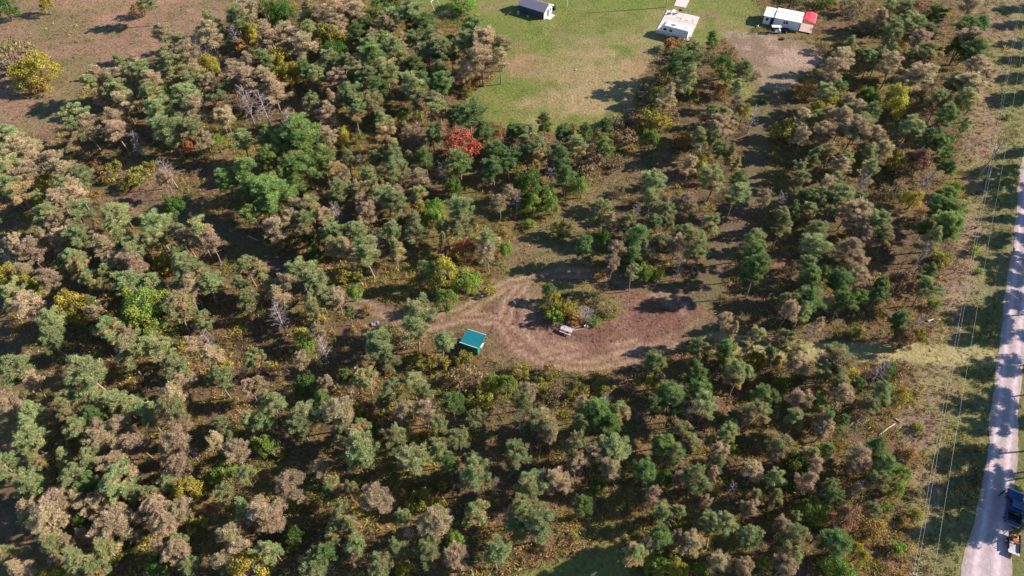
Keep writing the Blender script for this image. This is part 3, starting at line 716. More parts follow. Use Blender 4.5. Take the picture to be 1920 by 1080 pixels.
def person(x, y, rz, label):
    p = empty("person", (x,y,.03), rz, label, "person")
    J = {'pelvis':(0,0,.95,.15),'belly':(0,.01,1.12,.145),'chest':(0,.02,1.34,.165),'neck':(0,.02,1.50,.06),'head0':(0,.03,1.57,.075),'head1':(0,.045,1.68,.10),'head2':(0,.03,1.77,.075),
         'hl':(-.10,0,.90,.115),'kl':(-.12,.03,.50,.075),'al':(-.12,-.01,.10,.05),'tl':(-.13,.14,.04,.045),'hr':(.10,0,.90,.115),'kr':(.13,.02,.50,.075),'ar':(.14,-.03,.10,.05),'tr':(.16,.12,.04,.045),
         'sl':(-.20,.01,1.41,.075),'el':(-.26,.02,1.13,.052),'wl':(-.20,.24,1.10,.036),'sr':(.20,.01,1.41,.075),'er':(.26,.02,1.13,.052),'wr':(.20,.24,1.10,.036)}
    E_ = [('pelvis','belly'),('belly','chest'),('chest','neck'),('neck','head0'),('head0','head1'),('head1','head2'),('pelvis','hl'),('hl','kl'),('kl','al'),('al','tl'),('pelvis','hr'),('hr','kr'),('kr','ar'),('ar','tr'),('chest','sl'),('sl','el'),('el','wl'),('chest','sr'),('sr','er'),('er','wr')]
    def skin(name, J, E_, m, root, sub=1):
        ks = list(J); me = bpy.data.meshes.new(name); me.from_pydata([J[k][:3] for k in ks], [(ks.index(a), ks.index(b)) for a, b in E_], [])
        o = new_obj(name, me, p); me.materials.append(m)
        sk = o.modifiers.new("skin", 'SKIN'); sk.use_smooth_shade = True
        if not me.skin_vertices: me.attributes  # created with the modifier below
        bm = bmesh.new(); bm.from_mesh(me); lay = bm.verts.layers.skin.verify(); bm.verts.ensure_lookup_table()
        for i, k in enumerate(ks):
            bm.verts[i][lay].radius = (J[k][3], J[k][3]); bm.verts[i][lay].use_root = (k == root)
        bm.to_mesh(me); bm.free()
        sb = o.modifiers.new("sub", 'SUBSURF'); sb.levels = sub; sb.render_levels = sub
        return o
    skin("body", J, E_, M_CLOTH, 'pelvis', 2)
    MB().ball((0,.062,1.665), .098, (.88,.95,1.22), 10, 8).ball((0,.158,1.66), .018, (.8,1,1.2), 6, 5).ball((-.088,.05,1.66), .022, (.5,1,1.3), 6, 5).ball((.088,.05,1.66), .022, (.5,1,1.3), 6, 5).build("face", M_SKIN, p, smooth=True)
    MB().ball((0,.03,1.70), .112, (.92,1.0,1.05), 10, 7).build("hair", M_HAIR, p, smooth=True)
    for s_ in (-1, 1):
        wx = s_*.20
        H_ = {'w':(wx,.24,1.10,.028),'p':(wx,.31,1.10,.036)}; Eh = [('w','p')]
        for q in range(4):
            fx_ = wx + (q-1.5)*.02; l = (.065,.078,.072,.055)[q]
            H_['a%d' % q] = (fx_,.35,1.10,.010); H_['b%d' % q] = (fx_,.35+l*.6,1.095,.009); H_['c%d' % q] = (fx_,.35+l*.85,1.07,.008); Eh += [('p','a%d' % q),('a%d' % q,'b%d' % q),('b%d' % q,'c%d' % q)]
        H_['t0'] = (wx-s_*.04,.30,1.11,.011); H_['t1'] = (wx-s_*.055,.34,1.115,.009); Eh += [('w','t0'),('t0','t1')]
        skin("hand", H_, Eh, M_SKIN, 'w')
    MB().box(-.13,.13,.30,.40,1.06,1.10).build("controller", M_BLACKP, p)
person(73.2, 43.1, R(25), "person in dark clothes standing on the road by the blue pickup")

# --- fallen wood and odds and ends
def log(pts, rad, label, twigs=4, name="fallen_log"):
    e = empty(name, (pts[0][0], pts[0][1], 0), 0, label, "log", "fallen wood")
    q = [(p[0]-pts[0][0], p[1]-pts[0][1], p[2]) for p in pts]
    MB().tube(q, [rad*(1-.45*i/(len(q)-1)) for i in range(len(q))], 8).build("stem", M_LOG, e)
    for i in range(twigs):
        a = Vector(q[0]).lerp(Vector(q[-1]), rnd.uniform(.3,1)); d = Vector((rnd.uniform(-1,1),rnd.uniform(-1,1),rnd.uniform(.1,.8)))*rnd.uniform(.4,.9)
        MB().tube([tuple(a), tuple(a+d)], [.035,.01], 4).build("broken_branch", M_LOG, e)
log([(58.7,53.2,.12),(60.3,54.3,.15),(61.9,55.2,.2)], .13, "pale fallen log lying on the brush litter of the verge", 3)
log([(62.3,56.1,.1),(62.9,55.4,.12)], .12, "short pale log piece at the upper end of the longer log", 0)
log([(75.2,76.0,.12),(76.4,76.4,.2),(77.6,76.3,.15)], .16, "bleached split log at the verge above the grass lane", 2)
log([(110.0,138.0,.1),(112,137.8,.13),(113.6,137.5,.1)], .10, "thin pale log under the wires near the top right", 1)
log([(-53,97.5,.1),(-50.5,96,.2)], .1, "thin fallen stem in the shaded wood left of the clearing", 2)
br_e = empty("brush_pile", (56.6,55.6,0), 0, "bleached heap of twigs left of the pale fallen log", "brush pile")
for i in range(46):
    a = rnd.uniform(0,6.28); l = rnd.uniform(.5,1.6); c = (rnd.gauss(0,.9), rnd.gauss(0,.6), rnd.uniform(.05,.35))
    d = (math.cos(a)*l/2, math.sin(a)*l/2, rnd.uniform(-.05,.15))
    MB().tube([(c[0]-d[0],c[1]-d[1],c[2]), (c[0]+d[0],c[1]+d[1],c[2]+d[2])], [.03,.015], 4).build("twig", M_LOG, br_e)
tp = MB()
tv_ = [(i*.35-.7, j*.35-.5, .18+.12*math.sin(i*2.1+j)+.08*math.cos(j*3)) for i in range(5) for j in range(4)]
tp.add(tv_, [(i*4+j, (i+1)*4+j, (i+1)*4+j+1, i*4+j+1) for i in range(4) for j in range(3)])
o = tp.build("tarpaulin", mat("lilac_tarp", (0.15,0.14,0.19), .8, noise=.2), None, (-24.6,75.4,.02), R(20)); o.modifiers.new("thickness",'SOLIDIFY').thickness = .02
tag(o, "crumpled pale tarpaulin between the pines left of the shelter", "tarpaulin")
for i, (x, y) in enumerate(((16.3,156.6),(-27.0,66.0),(-7.2,67.3))):
    o = MB().ball((0,0,.12), .28, (1,.8,.6), 8, 6, jit=.18).build("boulder", M_STONE, None, (x,y,.05))
    tag(o, ["small pale boulder alone on the middle of the lawn","small pale boulder in the dark gap left of the shelter","small pale boulder at the foot of the shelter's near wall"][i], "boulder", "scattered boulders")

# ------------------------------------------------------------------ trees and shrubs
def unit(a): return a/np.maximum(np.linalg.norm(a, axis=-1, keepdims=True), 1e-9)
def mix(a, b, w): return np.asarray(a)[None, :]*(1-w[:, None]) + np.asarray(b)[None, :]*w[:, None]
def blades(cent, dirs, length, width, r):
    """one pointed blade per row"""
    side = unit(np.cross(dirs, unit(r.normal(size=dirs.shape))))*width[:, None]*0.5
    v = np.stack([cent-side, cent+side, cent+dirs*length[:, None]], 1).reshape(-1, 3)
    return v, np.arange(len(v)).reshape(-1, 3)
def leaves(cent, nrm, size, r):
    """one four-cornered leaf per row"""
    a = unit(np.cross(nrm, unit(r.normal(size=nrm.shape)))); b = np.cross(nrm, a)
    s = size[:, None]
    v = np.stack([cent-a*s, cent-b*s*0.6, cent+a*s, cent+b*s*0.6], 1).reshape(-1, 3)
    return v, np.arange(len(v)).reshape(-1, 4)
COLOURS = {   # (main, second, share of second)
    'G': ((0.300,0.350,0.160), (0.420,0.355,0.200), 0.32),
    'D': ((0.180,0.255,0.095), (0.280,0.300,0.120), 0.34),
    'E': ((0.215,0.300,0.100), (0.275,0.305,0.115), 0.30),
    'M': ((0.250,0.325,0.135), (0.470,0.335,0.190), 0.58),
    'B': ((0.480,0.365,0.250), (0.370,0.335,0.190), 0.48),
    'L': ((0.175,0.275,0.060), (0.290,0.310,0.070), 0.35),
    'V': ((0.085,0.160,0.036), (0.120,0.150,0.034), 0.30),
    'Y': ((0.390,0.325,0.070), (0.250,0.265,0.065), 0.42),
    'R': ((0.410,0.135,0.085), (0.400,0.190,0.095), 0.42),
    'N': ((0.300,0.170,0.105), (0.230,0.170,0.100), 0.30),
    'O': ((0.360,0.210,0.075), (0.260,0.195,0.075), 0.45),
    'K': ((0.280,0.205,0.120), (0.190,0.175,0.070), 0.40),
    'S': ((0.290,0.255,0.065), (0.185,0.205,0.050), 0.40),
}
BARK_LOW, BARK_TOP, BARK_DEAD = np.array((0.20,0.165,0.145)), np.array((0.30,0.185,0.120)), np.array((0.290,0.240,0.240))
NVAR = 9
def tube_np(pts, rads, k):
    m = MB(); m.tube(pts, rads, k, caps=False)
    return np.array(m.v), np.array(m.f)
def merge(parts):
    V, Fc, C, n = [], [], [], 0
    for v, f, c in parts:
        V.append(v); Fc.append(f+n); C.append(c); n += len(v)
    return np.concatenate(V), np.concatenate(Fc), np.concatenate(C)

def pine(kind, seed):
    """a pine 10 m tall with a crown of about 2.2 m radius: trunk mesh, crown mesh"""
    r = np.random.RandomState(900+seed)
    lean = r.normal(size=2)*0.30
    form = (0, 2, 3, 0, 4, 0, 1, 2, 0)[seed % 9]            # 0 dome, 1 pointed, 2 flat umbrella, 3 one-sided, 4 forked
    axis = lambda z: np.array([lean[0]*(z/10)**1.6*1.6+0.14*math.sin(z*.8+seed), lean[1]*(z/10)**1.6*1.6+0.14*math.cos(z*.7+seed), z])
    parts = []
    zs = [-0.4, 1, 2.5, 4, 5.5, 7, 8.3, 9.6]
    v, f = tube_np([axis(z) for z in zs], [.17,.15,.135,.12,.10,.075,.05,.02], 6)
    parts.append((v, f, mix(BARK_LOW, BARK_TOP, np.clip((v[:, 2]-2)/4, 0, 1))))
    tops = [(axis, 9.6, 1.0)]
    if form == 4:
        fa = r.uniform(0, 6.28); fk = np.array([math.cos(fa), math.sin(fa), 0])*1.25
        ax2 = lambda z: axis(min(z, 4.5)) + (fk*((z-4.5)/4.5)**.8 + np.array([0,0,z-4.5]) if z > 4.5 else 0)
        v, f = tube_np([ax2(z) for z in (4.4, 5.5, 7, 8.6)], [.09,.075,.05,.02], 5)
        parts.append((v, f, np.repeat(BARK_TOP[None], len(v), 0))); tops.append((ax2, 8.7, .8))
    a0 = r.uniform(0, 6.28); asym = {3: .42}.get(form, r.uniform(.08, .25))
    low = {2: 5.7, 1: 3.6}.get(form, r.uniform(4.4, 5.4))
    tufts = []
    for ax, ztop, sc in tops:
        nb = int(r.randint(25, 31)*sc)
        for b in range(nb):
            t = (b+r.uniform(0, 1))/nb; z = low + (ztop-.2-low)*t
            if form == 1: prof = 2.35*(1-t)**.75 + .25
            elif form == 2: prof = 2.3*math.sqrt(max(.06, 1-((t-.25)/.80)**2))
            else: prof = 2.3*math.sqrt(max(.05, 1-((t-.28)/.75)**2))
            az = b*2.4 + r.uniform(-.7, .7)
            ln = prof*sc*r.choice([.72, .88, .95, 1.0, 1.08])*r.uniform(.92, 1.08)*(1+asym*math.cos(az-a0))
            up = r.uniform(-.05, .42) + .35*t
            p0 = ax(z-.5); d = np.array([math.cos(az), math.sin(az), up]); bt = r.uniform(0, 1)
            sidev = np.array([-math.sin(az), math.cos(az), 0])
            p1 = p0 + d*ln*.55 + np.array([0,0,-.08]); p2 = p0 + d*ln
            v, f = tube_np([p0, p1, p2], [.048, .032, .012], 3)
            parts.append((v, f, np.repeat(BARK_TOP[None]*.95, len(v), 0)))
            for q in range(int(3+ln*2.3)):
                fr = r.uniform(.28, 1.05); spread = .15+.55*fr*(1.1-fr*.55)
                c = p0 + d*ln*fr + sidev*r.uniform(-1, 1)*spread*min(ln, 1.6)*.62 + np.array([0,0,r.uniform(-.04,.22)])
                tufts.append((c, r.uniform(.24,.46), np.clip(bt*.7+r.uniform(0,.3), 0, 1), t, fr))
        for q in range(4):
            tufts.append((ax(ztop)+r.normal(size=3)*np.array([.22,.22,.18]), r.uniform(.2,.3), r.uniform(0,1), 1, 1))
    for q in range(r.randint(4, 9)):                                         # dry stubs below the crown
        z = r.uniform(1.6, low+.6); az = r.uniform(0, 6.28); ln = r.uniform(.5, 1.5); p0 = axis(z)
        v, f = tube_np([p0, p0+np.array([math.cos(az)*ln, math.sin(az)*ln, r.uniform(-.1,.3)])], [.028,.008], 3)
        parts.append((v, f, np.repeat(BARK_DEAD[None], len(v), 0)))
    main, second, share = COLOURS[kind]
    V, C = [], []
    thin = .8 if kind == 'B' else 1.0
    for c, rad, tint, t, fr in tufts:
        n = int((66*(rad/.30)**1.4 + 8)*thin)
        d = unit(r.normal(size=(n, 3)) + np.array([0, 0, .35]))
        cen = c + d*np.array([1.15, 1.15, .62])*rad*(r.uniform(.05, 1, size=(n, 1))**.55)
        dd = unit(d*np.array([1,1,.6]) + np.array([0, 0, .50]) + r.normal(size=(n, 3))*.35)
        v, _ = blades(cen, dd, r.uniform(.18,.36, n), r.uniform(.05,.10, n), r)
        if kind == 'M': w = np.clip((tint*.7 + (1-t)*.25 + (1-fr)*.30 + r.normal(size=n)*.06 - .46)*5, 0, 1)
        else: w = np.clip((tint*.8 + (1-fr)*.3 + r.normal(size=n)*.08 - (1-share))*3.5 + .3, 0, 1)
        col = mix(main, second, w)*r.uniform(.80, 1.2, size=(n, 1))*(0.80+.40*r.rand())
        V.append(v); C.append(np.repeat(col, 3, 0))
    tv, tf, tc = merge(parts)
    V, C = np.concatenate(V), np.concatenate(C)
    return np_mesh("trunk", tv, tf, M_BARK, tc), np_mesh("crown", V, np.arange(len(V)).reshape(-1, 3), M_LEAF, C)

def leafy(kind, seed):
    """a broadleaf tree 7 m tall with a crown of 2.4 m radius"""
    r = np.random.RandomState(300+seed)
    parts, V, C = [], [], []
    main, second, share = COLOURS[kind]
    tops = []
    stems = r.randint(2, 4)
    for s_ in range(stems):
        az = s_*6.28/stems + r.uniform(-.4, .4); sp = r.uniform(.3, .8)
        pts = [np.array([0,0,-.3]), np.array([math.cos(az)*sp*.4, math.sin(az)*sp*.4, 1.6]), np.array([math.cos(az)*sp, math.sin(az)*sp, 3.6]), np.array([math.cos(az)*sp*1.5, math.sin(az)*sp*1.5, 5.6])]
        v, f = tube_np(pts, [.13,.11,.07,.03], 5); parts.append((v, f, np.repeat(BARK_LOW[None]*.85, len(v), 0)))
        tops += pts[1:]
    for c in range(58):
        d = unit(r.normal(size=3)); d[2] = abs(d[2])*1.25-.62
        lob = 1 + .22*math.sin(3*math.atan2(d[1], d[0])+seed) + r.uniform(-.16,.10)
        cen = np.array([0,0,3.3]) + d*np.array([2.15,2.15,3.0])*lob*r.uniform(.55, 1)**.5
        near = min(tops, key=lambda p: np.linalg.norm(p-cen))
        if c % 2 == 0:
            v, f = tube_np([near, cen], [.035,.01], 3); parts.append((v, f, np.repeat(BARK_LOW[None]*.9, len(v), 0)))
        n = r.randint(90, 130); rad = r.uniform(.42,.70); tint = r.uniform(0, 1)
        dd = unit(r.normal(size=(n,3))+np.array([0,0,.25]))
        pos = cen + dd*rad*r.uniform(.2,1,size=(n,1))**.5
        v, _ = leaves(pos, unit(dd+r.normal(size=(n,3))*.6), r.uniform(.07,.13,n), r)
        w = np.clip((tint+r.normal(size=n)*.12-(1-share))*3+.3, 0, 1)
        V.append(v); C.append(np.repeat(mix(main, second, w)*r.uniform(.75,1.25,size=(n,1))*(.85+.3*r.rand()), 4, 0))
    tv, tf, tc = merge(parts)
    V, C = np.concatenate(V), np.concatenate(C)
    return np_mesh("trunk", tv, tf, M_BARK, tc), np_mesh("crown", V, np.arange(len(V)).reshape(-1, 4), M_LEAF, C)

def shrub(kind, seed):
    """a loose many-stemmed shrub, radius 1.5 m and about 1.9 m tall: stems mesh, foliage mesh"""
    r = np.random.RandomState(600+seed)
    parts, V, C = [], [], []
    main, second, share = COLOURS[kind]
    for c in range(30):
        az, rr = r.uniform(0, 6.28), 1.35*math.sqrt(r.uniform(0, 1))
        top = np.array([math.cos(az)*rr, math.sin(az)*rr, (1.55*math.sqrt(max(.08, 1-(rr/1.6)**2)))*r.uniform(.55, 1.15)])
        v, f = tube_np([np.array([top[0]*.25, top[1]*.25, -.1]), top*np.array([.7,.7,.6]), top], [.03,.02,.008], 3)
        parts.append((v, f, np.repeat(BARK_LOW[None]*(.9 if kind not in 'KN' else 1.2), len(v), 0)))
        n = r.randint(38, 60) if kind not in 'K' else r.randint(24, 42); rad = r.uniform(.24,.44); tint = r.uniform(0, 1)
        dd = unit(r.normal(size=(n,3))+np.array([0,0,.3]))
        pos = top + dd*rad*np.array([1.1,1.1,.9])*r.uniform(.1,1,size=(n,1))**.5
        pos[:, 2] = np.maximum(pos[:, 2], .05)
        v, _ = leaves(pos, unit(dd+r.normal(size=(n,3))*.7), r.uniform(.06,.12,n), r)
        w = np.clip((tint+r.normal(size=n)*.12-(1-share))*3+.3, 0, 1)
        V.append(v); C.append(np.repeat(mix(main, second, w)*r.uniform(.72,1.28,size=(n,1))*(.82+.36*r.rand()), 4, 0))
    tv, tf, tc = merge(parts)
    V, C = np.concatenate(V), np.concatenate(C)
    return np_mesh("stems", tv, tf, M_BARK, tc), np_mesh("foliage", V, np.arange(len(V)).reshape(-1, 4), M_LEAF, C)

def bare(seed):
    """a dead or leafless tree 8 m tall, spread 2.2 m: trunk mesh, branches mesh"""
    r = np.random.RandomState(1200+seed)
    lean = r.normal(size=2)*.3
    axis = lambda z: np.array([lean[0]*z/6, lean[1]*z/6, z])
    v, f = tube_np([axis(z) for z in (-.3, 1.5, 3.5, 5.5, 7.6)], [.14,.12,.09,.06,.02], 6)
    trunk = np_mesh("trunk", v, f, M_BARK, np.repeat(BARK_DEAD[None], len(v), 0))
    parts = []
    for b in range(30):
        t = (b+r.rand())/30; z = 2.0 + 5.4*t; az = b*2.4+r.uniform(-.5,.5)
        ln = 2.3*(1-.65*t)*r.uniform(.65,1.1); up = r.uniform(.05,.7)
        d = np.array([math.cos(az), math.sin(az), up]); p0 = axis(z)
        p1 = p0+d*ln*.5+r.normal(size=3)*.08; p2 = p0+d*ln+r.normal(size=3)*.12
        vv, ff = tube_np([p0,p1,p2], [.045,.03,.012], 3); parts.append((vv, ff, np.repeat(BARK_DEAD[None]*r.uniform(.85,1.1), len(vv), 0)))
        for q in range(11):
            fr = r.uniform(.3, 1); s0 = p0+d*ln*fr; e = unit(d + r.normal(size=3)*.75 + np.array([0,0,.25]))*r.uniform(.3,.85)
            vv, ff = tube_np([s0, s0+e*.6+r.normal(size=3)*.04, s0+e], [.018,.013,.006], 3)
            parts.append((vv, ff, np.repeat(BARK_DEAD[None]*r.uniform(.8,1.15), len(vv), 0)))
    bv, bf, bc = merge(parts)
    return trunk, np_mesh("branches", bv, bf, M_BARK, bc)

LIB = {}
def library(kind, form, var):
    key = (kind, form, var)
    if key not in LIB:
        s_ = var + 17*sum(map(ord, kind))
        LIB[key] = pine(kind, s_) if form == 'pine' else leafy(kind, s_) if form == 'leafy' else bare(s_) if form == 'bare' else shrub(kind, s_)
    return LIB[key]
SPEC = {  # kind: (object name, category, plain look)
    'G': ("sage_green_pine", "pine tree", "sage green pine"), 'D': ("dark_green_pine", "pine tree", "dark green pine"),
    'E': ("bright_green_pine", "pine tree", "bright green pine"), 'M': ("green_and_tan_pine", "pine tree", "green and tan pine"),
    'B': ("browned_pine", "pine tree", "tan browned pine"), 'T': ("bare_tree", "bare tree", "bare grey tree"),
    'L': ("green_leafy_tree", "leafy tree", "bright green leafy tree"), 'V': ("dark_leafy_tree", "leafy tree", "dark green leafy tree"),
    'Y': ("yellow_leafy_tree", "leafy tree", "yellow leafy tree"), 'R': ("red_leafy_tree", "leafy tree", "red leafy tree"),
    'N': ("russet_tree", "leafy tree", "russet brown tree"), 'O': ("orange_shrub", "shrub", "orange brown shrub"),
    'K': ("tan_shrub", "shrub", "tan scrubby shrub"), 'S': ("olive_shrub", "shrub", "olive green shrub")}
SMALL = {'L': ("green_bush", "bush", "bright green bush"), 'V': ("dark_bush", "bush", "dark green bush"), 'Y': ("yellow_bush", "bush", "yellow bush"),
         'R': ("red_bush", "bush", "red bush"), 'N': ("russet_bush", "bush", "russet bush")}
GROUPS = {'pine tree': "pines of the young wood", 'bare tree': "bare trees among the pines", 'leafy tree': "leafy trees among the pines",
          'shrub': "shrubs of the understorey", 'bush': "bushes of the understorey"}
